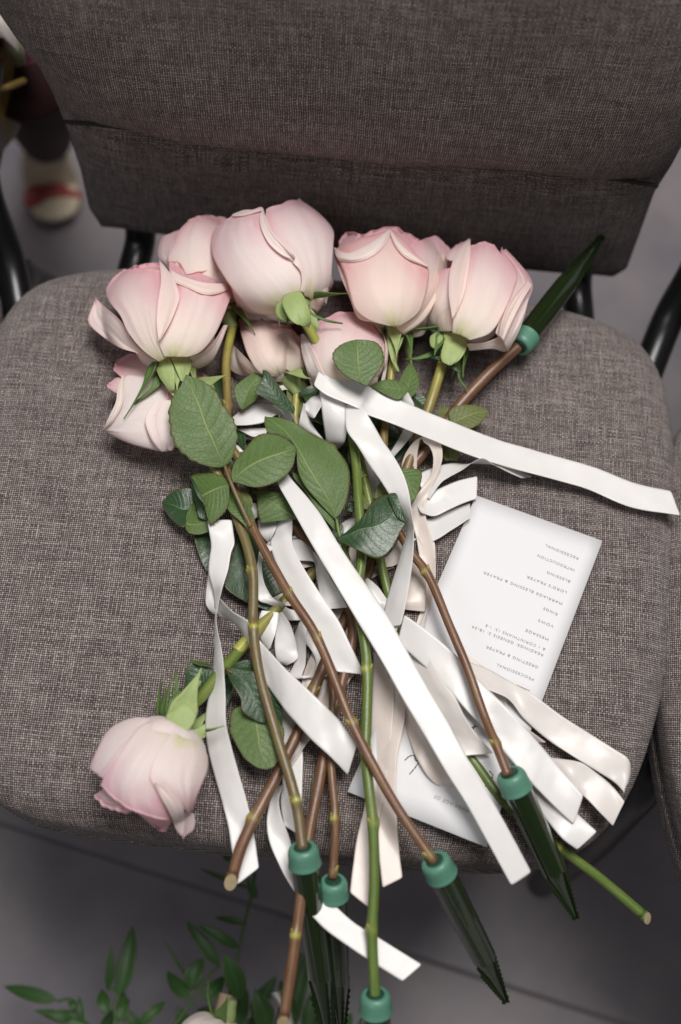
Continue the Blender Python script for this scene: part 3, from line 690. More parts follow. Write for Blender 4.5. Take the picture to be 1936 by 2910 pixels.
Rb('cream ribbon edge crossing the card below the peach fold', '3', [(1180,700,1230,740,8), (1290,830,1400,940,9), (1400,950,1568,1120,9), (1020,650,950,640,8,'f')], RIB_C)
Rb('cream ribbon under the fold near the tube cap', '3', [(1240,1400,1180,1420,5), (1420,1420,1350,1530,5)], RIB_C)

Rb('short cream ribbon lying under the broad pointed ribbon', '3', [(560,420,700,300,8), (700,700,850,560,9), (820,900,940,780,8)], RIB_C, n=60)
Rb('loose white ribbon loop at the centre under the pointed ribbon', '1', [(900,1180,980,1060,8), (1010,1300,1130,1200,9), (1060,1420,1190,1380,9), (1010,1568,1180,1540,8)], RIB_W)
Rb('cream ribbon loop behind the green stem below the dark green leaf', '2', [(110,960,240,900,9), (100,1090,260,1060,10), (120,1230,250,1230,9)], RIB_C)
Rb('pale ribbon crossing between the two arches on the right', '2', [(660,820,760,780,8), (760,980,860,940,9), (820,1120,870,1100,8)], RIB_C)
# ------------------------------------------------------------------ roses
def petal(root, C, a, e0, e1, th, half, L, Rr, flare, curl, cl, cr_, tip, lift, mat, seed, r0=.005, z0=0.0):
    NU, NV = 25, 30; V = [[None]*NU for _ in range(NV)]
    th = R(th); half = R(half)
    for j in range(NU):
        u = j/(NU-1)*2-1
        Lu = L*(1-.20*abs(u)**2.6 + tip*math.exp(-(u/.16)**2)*.16 - .03*tip)
        Lu += L*.030*mnoise.noise(Vector((u*2.6, seed, 2)))+L*.010*mnoise.noise(Vector((u*8, seed, 5)))
        side = (cl if u < 0 else cr_)*ss(.15, .85, abs(u))
        cu = R(curl + side)*(1 + .35*mnoise.noise(Vector((u*2.2, seed, 9))))
        sR = min(.8, (Rr-r0)/(.56*L)); r, z = r0, z0; n = NV-1
        for i in range(NV):
            s = i/n
            if i:
                sm_ = s-.5/n
                phi = R(82)*(1-ss(0, sR*1.12, sm_)) + R(flare)*ss(.2, .8, sm_)*(1) + cu*ss(.80-.14*abs(u)*min(1, abs(side)/40), 1.0, sm_)
                r += math.sin(phi)*Lu/n; z += math.cos(phi)*Lu/n
            wp = .30+.70*ss(0, .55, s)
            if s > .75: wp *= 1-.10*((s-.75)/.25)**2
            rr = r + lift*ss(.45, 1, abs(u))*(.3+.7*s)*(1 if u > 0 else -.25)
            rr += .0016*mnoise.noise(Vector((u*1.7, s*2.2, seed*3+1)))*(.2+s)
            al = th + u*half*wp*min(1.15, (Rr*.75+.010)/max(rr*.85, .006) if rr > Rr*1.25 else 1)
            d = e0*math.cos(al)+e1*math.sin(al)
            V[i][j] = C + a*z + d*rr
    vs = [p for row in V for p in row]
    uv = [((j/(NU-1)), i/(NV-1)) for i in range(NV) for j in range(NU)]
    o = mesh_obj('petal', vs, grid_faces(NV, NU), mat, root, uv); solid(o, .00045, 1, 0)
    return o
def sepal(root, C, a, e0, e1, th, L=.030, w=.0062, reflex=150, start=55, mat=None, seed=0, side=0.0):
    th = R(th); d = e0*math.cos(th)+e1*math.sin(th); t = a.cross(d)
    n = 16; r, z = .0042, .001; V = []; uv = []
    for i in range(n):
        s = i/(n-1)
        phi = R(start + (reflex-start)*ss(0, .45, s) + 22*mnoise.noise(Vector((s*3, seed, 1)))*s)
        if i: r += math.sin(phi)*L/(n-1); z += math.cos(phi)*L/(n-1)
        ww = w*(.55+1.5*s-2.4*s*s if s < .5 else .70*(1-s)**1.3*2.1) if True else w
        ww = max(ww, w*.05)
        off = t*(side*s*s*L + .25*L*s*s*mnoise.noise(Vector((seed, s, 4))))
        base = C+a*z+d*r+off; nn = (a*math.sin(phi)-d*math.cos(phi))
        for k in (-1, -.5, 0, .5, 1):
            V.append(base+t*ww*k - nn*(.28*ww*(1-abs(k)))); uv.append((k/2+.5, s))
    o = mesh_obj('sepal', V, grid_faces(n, 5), mat or SEPAL, root, uv); solid(o, .0007, 1, 0); return o
EXT = {}
def patch(root, f, L_, R_, ell, off=0.0, mid=None, q=.8, mat=None, v=(0, 1), roll=None, lift=(0, 0), name='petal', u=(0, 1), nv=30, nu=21, seed=None, thick=.00038, wav=1.0):
    """a petal whose two edges run from its base to its rim over the bulge of the flower head.
    ell = centre x, y, radii x, y (picture), height of the centre and bulge (mm)"""
    cx, cy, rx, ry, hc, bul = ell
    A, B = cr(L_, nv), cr(R_, nv)
    Mp = cr(mid, nv) if mid is not None else (A+B)/2
    seed = seed if seed is not None else random.random()*80
    def hgt(x, y):
        d = ((x-cx)/rx)**2+((y-cy)/ry)**2
        return hc + (bul*math.sqrt(1-d) if d < 1 else -bul*min(.55, .9*(math.sqrt(d)-1)))
    k_ = FR[f][2]
    V = []; uv = []; grid = []
    for i in range(nv):
        s = i/(nv-1); row = []
        for j in range(nu):
            t = j/(nu-1)*2-1
            quad = A[i]*(t*(t-1)/2)+Mp[i]*(1-t*t)+B[i]*(t*(t+1)/2)
            lin = A[i]*(-t)+Mp[i]*(1+t) if t < 0 else Mp[i]*(1-t)+B[i]*t
            p = quad*q+lin*(1-q)
            w_ = wav*k_*3.2
            x = p[0]+w_*mnoise.noise(Vector((t*1.7, s*1.5, seed)))*s
            y = p[1]+w_*(1.3*mnoise.noise(Vector((t*1.9, s*1.2, seed+7)))+1.2*mnoise.noise(Vector((t*5, 2, seed+3)))*ss(.8, 1, s)+.6*mnoise.noise(Vector((t*13, 2, seed+5)))*ss(.9, 1, s))*s
            o_ = off + lift[0]*ss(.1, 1, max(0, -t)) + lift[1]*ss(.1, 1, max(0, t))
            h = hgt(x, y)+o_ + wav*(1.9*mnoise.noise(Vector((t*1.3, s*2.0, seed+9)))*s + 1.0*mnoise.noise(Vector((t*4.5, s*1.1, seed+19)))*(.15+s) + .9*mnoise.noise(Vector((t*3.5+s*2, s*5, seed+29)))*ss(.7, 1, s))
            row.append(at(x, y, h, f)); uv.append((u[0]+(u[1]-u[0])*(t+1)/2, v[0]+(v[1]-v[0])*s))
        grid.append(row)
    rows = list(grid)
    if roll:
        rad_, ang = roll[0]*.001, R(roll[1]); n = 7
        Cc = at(cx, cy, hc, f)
        for i in range(1, n+1):
            row = []
            for j in range(nu):
                e = grid[-1][j]; al = (e-grid[-4][j]).normalized()
                out = (CAM-e).normalized()*.8+(e-Cc).normalized()*.4; out = (out-al*out.dot(al)).normalized()
                t = abs(j/(nu-1)*2-1); rr = rad_*(1-.45*t*t)*(1+.35*mnoise.noise(Vector((j*.45, seed, 1)))); ph = ang*i/n*(1+.25*mnoise.noise(Vector((j*.3, seed, 6))))
                row.append(e+al*math.sin(ph)*rr+out*(1-math.cos(ph))*rr)
                uv.append((u[0]+(u[1]-u[0])*j/(nu-1), v[1]+.12*i/n))
            rows.append(row)
    vs = [p for r_ in rows for p in r_]
    o = mesh_obj(name, vs, grid_faces(len(rows), nu), mat, root, uv); solid(o, thick, 1, 0); return o
def leaf_mesh(root, f, left, mid, right, h, mat, hb=None, ht=None, cup=.0, wave=.0015, name='leaf', serr=.012, nv=44, fold=.22):
    """left / mid / right: edge, midrib and other edge as picture points from base to tip, h base->tip heights (mm)"""
    h0, h1 = (h if isinstance(h, tuple) else (h, h))
    A, B, Cc = [cr(p, nv) for p in (left, mid, right)]
    V = []; uv = []; NU = 15; seed = random.random()*99
    Lr = (at(*B[0][:2], h0, f)-at(*B[-1][:2], h1, f)).length
    arch = .10*Lr
    nt_ = max(14, int(Lr/.0021))
    for i in range(nv):
        s = i/(nv-1); hh = h0+(h1-h0)*s
        zz = arch*math.sin(s*math.pi)*.5
        l, m_, r_ = [at(P[i][0], P[i][1], hh, f) for P in (A, B, Cc)]
        saw = (s*nt_) % 1.0
        for j in range(NU):
            u = j/(NU-1)*2-1
            e = l if u < 0 else r_
            k = abs(u)
            p = m_ + (e-m_)*(k*(1+serr*5.6*(saw-.5)*(k > .99)*min(1, 4*s)*min(1, 6*(1-s)+.2)))
            wid = (e-m_).length
            z = zz + fold*wid*k - cup*k*k*wid + wave*mnoise.noise(Vector((p.x*45, p.y*45, seed)))*1.3*(.3+k)
            z += (.0004 if mat is not LEAF_D else .0002)*math.sin((s*8-k*1.9)*2*math.pi)*k*(1-k)*2
            V.append(p+Vector((0, 0, z))); uv.append((j/(NU-1), s))
    o = mesh_obj(name, V, grid_faces(nv, NU), mat, root, uv); solid(o, .00035, 1, 0)
    return o
def auto_edges(base, tip, w, bend=0.0, k=9, shape=1.0):
    b = np.array(base, float); t = np.array(tip, float); d = t-b; n = np.array([-d[1], d[0]])/np.hypot(*d)
    l, m_, r_ = [], [], []
    for i in range(k):
        s = i/(k-1); c = b+d*s+n*bend*math.sin(math.pi*s)
        ww = w*(math.sin(math.pi*min(1, s**(.78*shape)))**.75) if 0 < s < 1 else .5
        l.append(tuple(c-n*ww)); m_.append(tuple(c)); r_.append(tuple(c+n*ww))
    return l, m_, r_
def leaf(root, f, base, tip, w, h, mat, bend=0.0, shape=1.0, **kw):
    l, m_, r_ = auto_edges(base, tip, w, bend, 9, shape)
    return leaf_mesh(root, f, l, m_, r_, h, mat, **kw)

def stem(root, path, mat, rad=.0031, nodes=(), f='0', cut=True, young=0.0, name='stem'):
    P = [tuple(at(x, y, h, f)) for x, y, h in path]; n = 150; Q = cr(P, n)
    L = np.concatenate([[0], np.cumsum(np.linalg.norm(np.diff(Q, axis=0), axis=1))]); 
    npos = []
    for x, y, h in nodes:
        q = np.array(at(x, y, h, f)); npos.append(float(L[int(np.argmin(np.linalg.norm(Q-q, axis=1)))]))
    seg = 12; V = []; uv = []; tint = []
    T = np.gradient(Q, axis=0); nrm = None
    sd = random.random()*50
    for i in range(n):
        t = Vector(T[i]).normalized()
        if nrm is None: nrm = t.cross(Vector((0,0,1))).normalized()
        nrm = (nrm-t*nrm.dot(t)).normalized(); bn = t.cross(nrm)
        r = rad*.94*(1+.07*mnoise.noise(Vector((L[i]*40, sd, 0)))); tn = 0; gs = []
        for q in npos:
            g = math.exp(-((L[i]-q)/.0032)**2); r *= 1+.07*g; tn = max(tn, .85*math.exp(-((L[i]-q)/.0017)**2), .30*math.exp(-max(0, (q-L[i]))/.005)*(L[i] < q)); gs.append((g, q))
        yg = young*math.exp(-L[i]/.045)
        for k in range(seg):
            a_ = 2*math.pi*k/seg
            rk = r*(1+sum(.34*g*max(0, math.cos(a_-q*900))**1.5 for g, q in gs)); tk = sum(g*max(0, math.cos(a_-q*900)) for g, q in gs)
            V.append(Vector(Q[i])+nrm*math.cos(a_)*rk+bn*math.sin(a_)*rk); uv.append((abs(k/seg-.5)*2, L[i])); tint.append(min(1, max(yg*.9, tn*(.22+.85*tk))))
    F = grid_faces(n, seg, True)+[tuple(range(seg))[::-1]]+[tuple(range((n-1)*seg, n*seg))]
    o = mesh_obj(name, V, F, mat, root, uv, attr=tint)
    # a bud scale / thorn at each node
    for q in npos:
        i = int(np.argmin(abs(L-q))); t = Vector(T[i]).normalized(); sdv = t.cross(Vector((0,0,1))).normalized()*random.choice((-1, 1))
        sdv = (sdv+Vector((0,0,.7))).normalized(); c0 = Vector(Q[i])+sdv*rad*.7; tip_ = c0+sdv*.0018-t*.0030
        k5 = 8; vv = []; 
        for s_, rr in ((0, .0016), (.35, .0015), (.7, .0009), (1, .0002)):
            c_ = c0.lerp(tip_, s_)
            for k in range(k5):
                a_ = 2*math.pi*k/k5; vv.append(c_+t*math.cos(a_)*rr*1.3+sdv.cross(t)*math.sin(a_)*rr)
        mesh_obj('bud', vv, grid_faces(4, k5, True), BUDM, root)
    if cut:
        e = Vector(Q[-1]); t = Vector(T[-1]).normalized(); b2 = t.cross(Vector((0,0,1))).normalized(); cc = b2.cross(t)
        vv = [e]; off_ = []
        for k in range(14):
            a_ = 2*math.pi*k/14; off_.append(.0006+.0075*cut*(.5+.5*math.cos(a_+1.5))); vv.append(e+b2*math.cos(a_)*rad*.99+cc*math.sin(a_)*rad*.99+t*off_[-1])
        base = [e+b2*math.cos(2*math.pi*k/14)*rad+cc*math.sin(2*math.pi*k/14)*rad for k in range(14)]
        vv[0] = e+t*(sum(off_)/14); vv += base
        fc = [(0, 1+k, 1+(k+1)%14) for k in range(14)]+[(1+k, 15+k, 15+(k+1)%14, 1+(k+1)%14) for k in range(14)]
        ce = mesh_obj('cut_end', vv, fc, CUTWOOD, root, smooth=False); ce.data.materials.append(mat)
        for k in range(14, 28): ce.data.polygons[k].material_index = 1
    return o
BUDM = m_plain('bud_scale_brown', (.30, .25, .05), .55, .3, 200, .35)

def rose(label, cal, rim, Rr, spec, mat, sepals, path, smat, rad=.0031, nodes=(), cut=False, young=1.0, inner=7, f='0', size=1.0, hipc=None, group='pink roses lying on the chair'):
    C = at(cal[0], cal[1], cal[2], f); Tt = at(rim[0], rim[1], rim[2], f)
    a = (Tt-C).normalized(); H = (Tt-C).length
    e0 = (CAM-C).normalized(); e0 = (e0-a*e0.dot(a)).normalized(); e1 = a.cross(e0)
    root = empty('rose', C); tag(root, label, 'rose', group)
    sd = random.random()*100
    Lb = H*1.22
    for k in range(inner):                                   # the spiral of the heart
        q = 1-k/(inner+0.0)
        petal(root, C, a, e0, e1, 137.5*k+sd, 75+20*(1-q), Lb*.76*(1.0+.04*k*.3)*(.93+.07*q), max(.006, Rr*(.20+.36*q)), -7*(1-q)-3, 12+30*q, 8, 25, .25, .0014, mat, sd+k, z0=.001)
    for k, sp in enumerate(spec):
        d = dict(th=0, half=72, L=1.0, R=1.0, flare=2, curl=55, cl=30, cr=30, tip=.5, lift=.002); d.update(sp)
        petal(root, C, a, e0, e1, d['th'], d['half'], Lb*d['L'], Rr*d['R']+.0008*k, d['flare'], d['curl'], d['cl'], d['cr'], d['tip'], d['lift'], mat, sd+20+k*3.7, z0=-.0004*k)
    # receptacle
    V = []; prof = [(.0072, .0015), (.0070, -.002), (.0058, -.006), (.0042, -.010), (rad*1.02, -.014)]; seg = 16
    for r_, z_ in prof:
        for k in range(seg):
            al = 2*math.pi*k/seg; V.append(C+a*z_+(e0*math.cos(al)+e1*math.sin(al))*r_*size)
    mesh_obj('receptacle', V, grid_faces(len(prof), seg, True), SEPAL, root)
    for k, sp in enumerate(sepals):
        d = dict(th=k*72+20, L=.030, w=.0066, reflex=150, start=70, side=0, mat=SEPAL); d.update(sp)
        sepal(root, C-a*.001, a, e0, e1, d['th'], d['L'], d['w'], d['reflex'], d['start'], d['mat'], sd+k*2.3, d['side'])
    if path:
        p0 = C - a*.012
        P3 = [p0]
        # path is continued from the receptacle
        q = path[0]
        stem_path(root, p0, path, smat, rad, nodes, f, cut, young)
    return root
def stem_path(root, p0, path, mat, rad, nodes, f, cut, young):
    # convert p0 back to picture + height terms is not needed: build with an explicit first point
    global at
    key = object(); old = at
    def at2(x, y, h, ff='0'):
        if x is None: return p0
        return old(x, y, h, ff)
    at = at2
    try: stem(root, [(None, None, None)]+list(path), mat, rad, nodes, f, cut, young)
    finally: at = old

five = [dict(), dict(), dict(), dict(), dict()]
CORE = [dict(th=t, R=.60, L=.74, half=60, curl=12, cl=10, cr=10, tip=0, flare=-3) for t in (180, -110, 110, -40, 40)]
rB = rose('large pink rose at the left front with one petal sticking out sideways', (402,838,42), (386,660,44), .0400,
     CORE,
     PET_B, [dict(th=10, L=.034, w=.0085, reflex=178), dict(th=-45, L=.050, w=.0062, reflex=165, side=-.5, mat=SEPALD), dict(th=60, L=.030, w=.008, reflex=172), dict(th=150), dict(th=-120)],
     [(430,960,38), (478,1050,34), (520,1130,30), (548,1200,28), (570,1262,29), (583,1330,30), (583,1440,31), (597,1550,32), (636,1690,31), (680,1840,29), (697,1955,27)], STEM_O, .0034, [(583,1310,30), (588,1447,31), (682,1842,29)])
rC = rose('open rose at the far left lying beneath the large front one, its petals turned back', (448,905,20), (335,935,26), .0390,
     CORE,
     PET_B, five[:3], [(500,980,18), (600,1120,14), (760,1320,12), (812,1440,14), (790,1560,14), (757,1680,14), (735,1800,15), (710,1930,14), (685,2130,8), (655,2335,0)], STEM_B, .0036, [(685,2155,8)], cut=1)
rD = rose('pink rose at the back left, half hidden behind the front rose and the tallest rose', (520,720,26), (450,580,30), .0290,
     CORE,
     PET_B, [dict(th=30, mat=SEPALD, reflex=170, L=.045, w=.004), dict(th=80, mat=SEPALD, reflex=160, L=.04, w=.004), dict(th=-40, mat=SEPALD)],
     [(521,830,26), (524,940,27), (510,1010,28), (528,1100,30), (578,1207,33), (655,1350,36), (730,1468,38), (812,1668,37), (900,1835,33), (1000,1985,28)], STEM_B, .0033, [(524,932,27), (577,1203,33), (660,1372,36), (732,1470,38), (812,1668,37), (990,1965,29)])
rF = rose('small peach rose low in the middle between the tall rose and the dark folded leaf', (668,872,26), (612,760,24), .0220,
     CORE,
     PET_P, five[:4], [(680,960,22), (710,1160,16), (750,1400,14), (766,1600,15), (762,1750,16), (772,1890,14), (766,2022,8)], STEM_B, .0028, [(774,1880,14), (764,2005,9)])
rG = rose('pink rose with an upright rounded head behind the round leaf near the centre', (800,905,30), (806,770,30), .0260,
     CORE,
     PET_B, [dict(L=.013), dict(L=.013), dict(L=.013)], [(812,990,24), (850,1150,18), (890,1350,12), (960,1550,5), (1040,1690,6), (1090,1752,7), (1165,1850,8), (1280,1945,-8), (1380,2020,-16), (1478,2103,-22)], STEM_G, .0034, [(1168,1852,8), (1282,1945,-8)], cut=1)
rE = rose('tallest pink rose at the top middle with its green calyx turned to the viewer', (684,702,58), (628,560,32), .0370,
     CORE,
     PET_B, [dict(th=-8, L=.026, w=.0105, reflex=158, start=95), dict(th=80, L=.036, w=.004, reflex=130, mat=SEPALD), dict(th=-70, L=.034, w=.0060, reflex=168, mat=SEPALD), dict(th=-40, L=.038, w=.003, reflex=178, mat=SEPALD), dict(th=160)],
     [(722,775,52), (755,840,42), (792,925,34), (815,1030,30), (826,1160,33), (832,1280,33), (823,1380,32), (838,1470,32), (846,1545,31), (844,1640,30), (842,1740,29), (858,1890,26), (862,2020,20), (857,2150,12), (864,2300,2)], STEM_G, .0035, [(849,1538,31), (834,1735,29), (868,1893,26), (853,2140,13)], size=1.25)
rH = rose('wide pink rose right of the tallest one with rolled back rims coming to a peak', (908,762,34), (903,590,40), .0395,
     CORE,
     PET_P, [dict(th=0, L=.036, w=.0065, reflex=176), dict(th=50, L=.030, reflex=170, mat=SEPALD), dict(th=-60, mat=SEPALD, reflex=168), dict(th=140), dict(th=-140)],
     [(905,830,32), (896,900,28), (884,1010,26), (886,1110,25), (915,1215,26), (950,1275,27), (985,1322,28), (1035,1440,30), (1075,1535,31), (1112,1640,31), (1145,1722,36), (1170,1785,38)], STEM_B, .0031, [(986,1316,28), (1142,1716,30)])
rI = rose('pink rose at the right end of the row beside the upward pointing tube', (1040,778,34), (1108,615,42), .0385,
     CORE,
     PET_B, [dict(th=5, L=.026, w=.0095, reflex=165, start=85), dict(th=-62, L=.038, w=.0062, reflex=128, side=-.2, mat=SEPALD), dict(th=62, L=.036, w=.0060, reflex=165, mat=SEPALD), dict(th=-30, L=.028, w=.007, reflex=178, mat=SEPALD), dict(th=150)],
     [(1012,860,30), (985,945,26), (950,1040,16), (915,1140,10), (860,1290,9), (800,1412,10), (752,1515,11), (722,1590,12), (692,1670,13), (640,1780,15), (585,1885,17), (555,1950,16), (537,2010,14)], STEM_B, .0038, [(722,1585,12), (585,1882,16)], cut=1.3, size=1.1)
rA = rose('pale pink rose at the lower left with its head turned down towards the seat front', (410,1668,32), (345,1822,28), .0365,
     CORE,
     PET_L, [dict(th=0, L=.044, w=.0110, reflex=176), dict(th=65, L=.032, w=.006, reflex=170, mat=SEPALD), dict(th=-75, L=.026, w=.008, reflex=120), dict(th=120, L=.04, w=.004, reflex=150, mat=SEPALD, side=.3), dict(th=-140)],
     [(455,1612,28), (500,1558,22), (560,1488,14), (640,1400,9), (750,1290,7), (860,1180,7), (960,1060,10), (1060,930,18), (1130,855,24), (1190,800,27)], STEM_G, .0040, [], size=1.15, young=.2)
for o in list(rA.children):
    if o.name.startswith('stem'):
        pass
# the far end of that rose's stem is brown
stem(rA, [(850,1190,7.5), (930,1095,9.5), (1000,1010,14), (1060,930,19), (1130,855,25), (1192,798,28)], STEM_B, .0044, [], young=0, cut=False)
stem(rA, [(545,1500,15.5), (640,1400,10), (750,1290,8)], STEM_O, .0043, [], young=1.0, cut=False)

# ------------------------------------------------------------------ leaves (parts of the roses they grow on)
leaf_mesh(rD, 'd', [(520,715),(450,725),(330,700),(200,620),(125,500),(105,330),(130,220),(190,130),(232,40)], [(520,715),(470,620),(430,530),(380,420),(340,300),(300,210),(265,130),(232,40)],
          [(520,715),(565,670),(605,570),(615,470),(585,380),(520,280),(440,150),(340,80),(232,40)], (40,60), LEAF_U, fold=-.10, serr=.02)
leaf_mesh(rD, 'd', [(580,840),(570,790),(590,690),(670,590),(760,490),(860,475),(950,500),(1052,588)], [(580,840),(640,770),(720,715),(800,680),(880,650),(950,625),(1052,588)],
          [(580,840),(630,850),(740,880),(850,860),(960,800),(1020,730),(1040,660),(1052,588)], (42,48), LEAF_U, fold=-.12, serr=.02)
leaf_mesh(rD, 'd', [(552,858),(520,800),(450,765),(350,750),(290,755),(250,770)], [(552,858),(500,872),(440,895),(380,925),(350,945),(250,780)][:5]+[(352,946)],
          [(552,858),(552,950),(530,1030),(470,1095),(410,1132),(365,1000)], (40,34), LEAF_U, fold=-.25, serr=.02)
leaf_mesh(rD, 'd', [(250,772),(290,830),(330,900),(352,946)], [(262,790),(300,850),(340,920),(365,1000)], [(280,850),(300,900),(330,960),(385,1010)], (36,36), LEAF_D)
leaf_mesh(rG, 'd', [(1340,1110),(1380,1065),(1430,950),(1452,780),(1420,670),(1340,570),(1200,500),(1050,410),(930,360),(820,345)], [(1345,1110),(1280,960),(1200,850),(1130,740),(1070,630),(1010,530),(950,450),(880,390),(820,345)],
          [(1340,1110),(1230,1000),(1110,870),(1060,760),(1055,640),(1010,545),(900,480),(840,470),(812,380),(820,345)], (40,46), LEAF_U, fold=-.16, serr=.015)
leaf_mesh(rG, 'd', [(1370,1235),(1350,1180),(1320,1110),(1280,1060),(1200,960),(1100,820)], [(1372,1240),(1330,1170),(1290,1090),(1230,990),(1150,900),(1060,780)],
          [(1372,1240),(1290,1150),(1180,1010),(1090,880),(1030,800),(1020,760)], (36,36), LEAF_U, fold=.1)
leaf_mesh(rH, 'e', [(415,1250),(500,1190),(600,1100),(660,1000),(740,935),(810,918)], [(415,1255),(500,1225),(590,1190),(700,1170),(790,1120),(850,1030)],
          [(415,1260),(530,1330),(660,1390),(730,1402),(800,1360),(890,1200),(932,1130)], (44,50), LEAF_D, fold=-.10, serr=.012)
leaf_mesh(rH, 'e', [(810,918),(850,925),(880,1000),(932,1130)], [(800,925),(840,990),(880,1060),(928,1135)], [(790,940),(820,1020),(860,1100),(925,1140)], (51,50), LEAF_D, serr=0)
leaf_mesh(rG, 'b', [(1245,1455),(1110,1380),(1030,1300),(1005,1220),(1060,1150),(1130,1120),(1190,1113)], [(1210,1440),(1205,1370),(1195,1290),(1195,1210),(1190,1113)],
          [(1265,1455),(1320,1380),(1380,1300),(1385,1210),(1340,1140),(1260,1118),(1190,1113)], (64,72), LEAF_U, fold=-.08, serr=.012)
leaf_mesh(rG, 'b', [(1568,1470),(1530,1435),(1440,1415),(1350,1430),(1275,1460)], [(1568,1480),(1500,1480),(1430,1475),(1350,1470),(1275,1460)], [(1568,1500),(1500,1560),(1420,1540),(1340,1500),(1275,1460)], (44,44), LEAF_U, fold=-.1)
leaf(rG, '0', (928,925), (945,836), 23, (30,30), LEAF_U, bend=6)
leaf_mesh(rI, 'c', [(545,1130),(540,1090),(580,1060),(680,1045),(740,1060),(762,1080)], [(550,1150),(600,1125),(660,1100),(710,1085),(762,1080)], [(590,1150),(650,1180),(700,1160),(740,1120),(762,1080)], (22,22), LEAF_O, fold=.05)
leaf(rI, 'c', (560,1130), (480,1050), 32, (17,17), LEAF_O)
leaf(rI, 'c', (470,1110), (530,1100), 20, (18,18), LEAF_O)
leaf(rI, 'c', (330,990), (425,1090), 34, (26,22), LEAF_D, bend=-10)
leaf_mesh(rI, 'c', [(480,1230),(500,1330),(520,1355)], [(490,1240),(540,1290),(560,1350)], [(560,1270),(598,1290),(592,1352)], (13,13), LEAF_O, serr=0)
leaf_mesh(rI, 'e', [(870,740),(890,820),(920,920),(948,1005)], [(872,740),(930,820),(960,900),(950,1005)], [(875,738),(1035,750),(1030,870),(1000,950),(950,1005)], (36,36), LEAF_U, fold=-.1, serr=.01)
leaf_mesh(rH, 'e', [(730,990),(695,960),(710,880),(740,845)], [(750,960),(730,920),(738,880),(745,850)], [(790,940),(780,900),(765,870),(750,850)], (28,28), LEAF_O)
leaf(rH, 'e', (640,1040), (570,910), 46, (30,26), LEAF_O, bend=-16)
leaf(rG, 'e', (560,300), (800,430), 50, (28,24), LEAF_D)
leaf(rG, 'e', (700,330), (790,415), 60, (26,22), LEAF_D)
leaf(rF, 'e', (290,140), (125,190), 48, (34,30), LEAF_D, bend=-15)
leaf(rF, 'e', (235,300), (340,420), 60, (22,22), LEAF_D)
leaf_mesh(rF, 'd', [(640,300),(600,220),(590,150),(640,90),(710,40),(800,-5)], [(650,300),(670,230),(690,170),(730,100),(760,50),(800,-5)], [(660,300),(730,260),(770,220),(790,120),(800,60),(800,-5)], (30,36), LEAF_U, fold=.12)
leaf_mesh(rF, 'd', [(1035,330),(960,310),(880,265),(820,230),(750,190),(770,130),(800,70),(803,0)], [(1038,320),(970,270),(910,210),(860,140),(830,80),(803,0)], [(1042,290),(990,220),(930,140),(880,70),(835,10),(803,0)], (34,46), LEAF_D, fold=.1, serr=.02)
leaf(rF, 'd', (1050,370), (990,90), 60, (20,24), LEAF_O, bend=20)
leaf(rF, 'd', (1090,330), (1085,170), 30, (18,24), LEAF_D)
leaf_mesh(rC, 'd', [(270,1010),(220,1190),(130,1130),(70,1040),(55,990)], [(300,1030),(210,1040),(130,1010),(55,990)], [(330,960),(280,900),(200,900),(110,940),(55,990)], (16,14), LEAF_D)
leaf_mesh(rC, 'd', [(400,1090),(330,1070),(300,1030),(325,965),(260,1010)], [(398,1120),(330,1150),(280,1160),(235,1150),(225,1110)][:5], [(398,1200),(320,1222),(250,1210),(222,1150),(225,1110)], (22,18), LEAF_U, fold=-.1)
leaf_mesh(rC, 'd', [(310,1010),(330,1100),(380,1120),(400,1130)], [(290,960),(330,1010),(370,1080),(400,1120)], [(270,860),(330,920),(370,1000),(400,1100)], (24,24), LEAF_D, serr=0)
leaf_mesh(rC, 'd', [(430,1200),(360,1210),(300,1225),(310,1330),(350,1440),(390,1510)], [(450,1200),(420,1280),(410,1360),(405,1440),(395,1510)], [(560,1200),(540,1300),(480,1400),(430,1480),(400,1515)], (10,8), LEAF_D)
leaf_mesh(rC, 'd', [(660,1180),(600,1330),(540,1500),(520,1600),(530,1650),(640,1720),(800,1780),(880,1805)], [(700,1200),(690,1350),(690,1500),(700,1620),(740,1700),(800,1760),(880,1805)], [(800,1240),(820,1380),(800,1500),(780,1620),(820,1700),(900,1760),(948,1770)], (12,9), LEAF_D, serr=.008)
leaf_mesh(rC, 'd', [(780,1420),(800,1540),(850,1680),(870,1690)], [(860,1440),(890,1530),(920,1620),(930,1660)], [(920,1450),(960,1530),(990,1600),(1020,1640)], (11,11), LEAF_D)
leaf_mesh(rC, 'd', [(740,905),(760,960),(765,1060),(780,1135)], [(715,905),(830,970),(940,1040),(1060,1110)], [(720,895),(900,915),(1000,930),(1100,1060)], (24,22), LEAF_U, fold=-.05, serr=.006)
leaf_mesh(rD, 'd', [(690,1180),(620,1120),(550,1060),(530,1000)], [(700,1170),(650,1080),(600,1020),(540,980)], [(745,1130),(720,1060),(640,960),(560,900)], (34,32), LEAF_U)
leaf(rD, 'd', (700,1060), (640,880), 50, (30,30), LEAF_O)
leaf(rG, 'd', (1290,1080), (1110,1000), 40, (20,20), LEAF_O)
leaf(rG, 'd', (1240,1100), (1090,880), 55, (18,18), LEAF_D)
leaf(rG, 'd', (1400,1230), (1230,1100), 60, (22,20), LEAF_D)
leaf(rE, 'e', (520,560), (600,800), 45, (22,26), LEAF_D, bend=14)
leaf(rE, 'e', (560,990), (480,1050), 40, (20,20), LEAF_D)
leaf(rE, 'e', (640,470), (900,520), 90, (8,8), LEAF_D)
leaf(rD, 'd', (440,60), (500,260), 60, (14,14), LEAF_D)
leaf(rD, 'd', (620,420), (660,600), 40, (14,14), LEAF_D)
leaf(rD, 'd', (560,760), (640,560), 45, (12,12), LEAF_D)
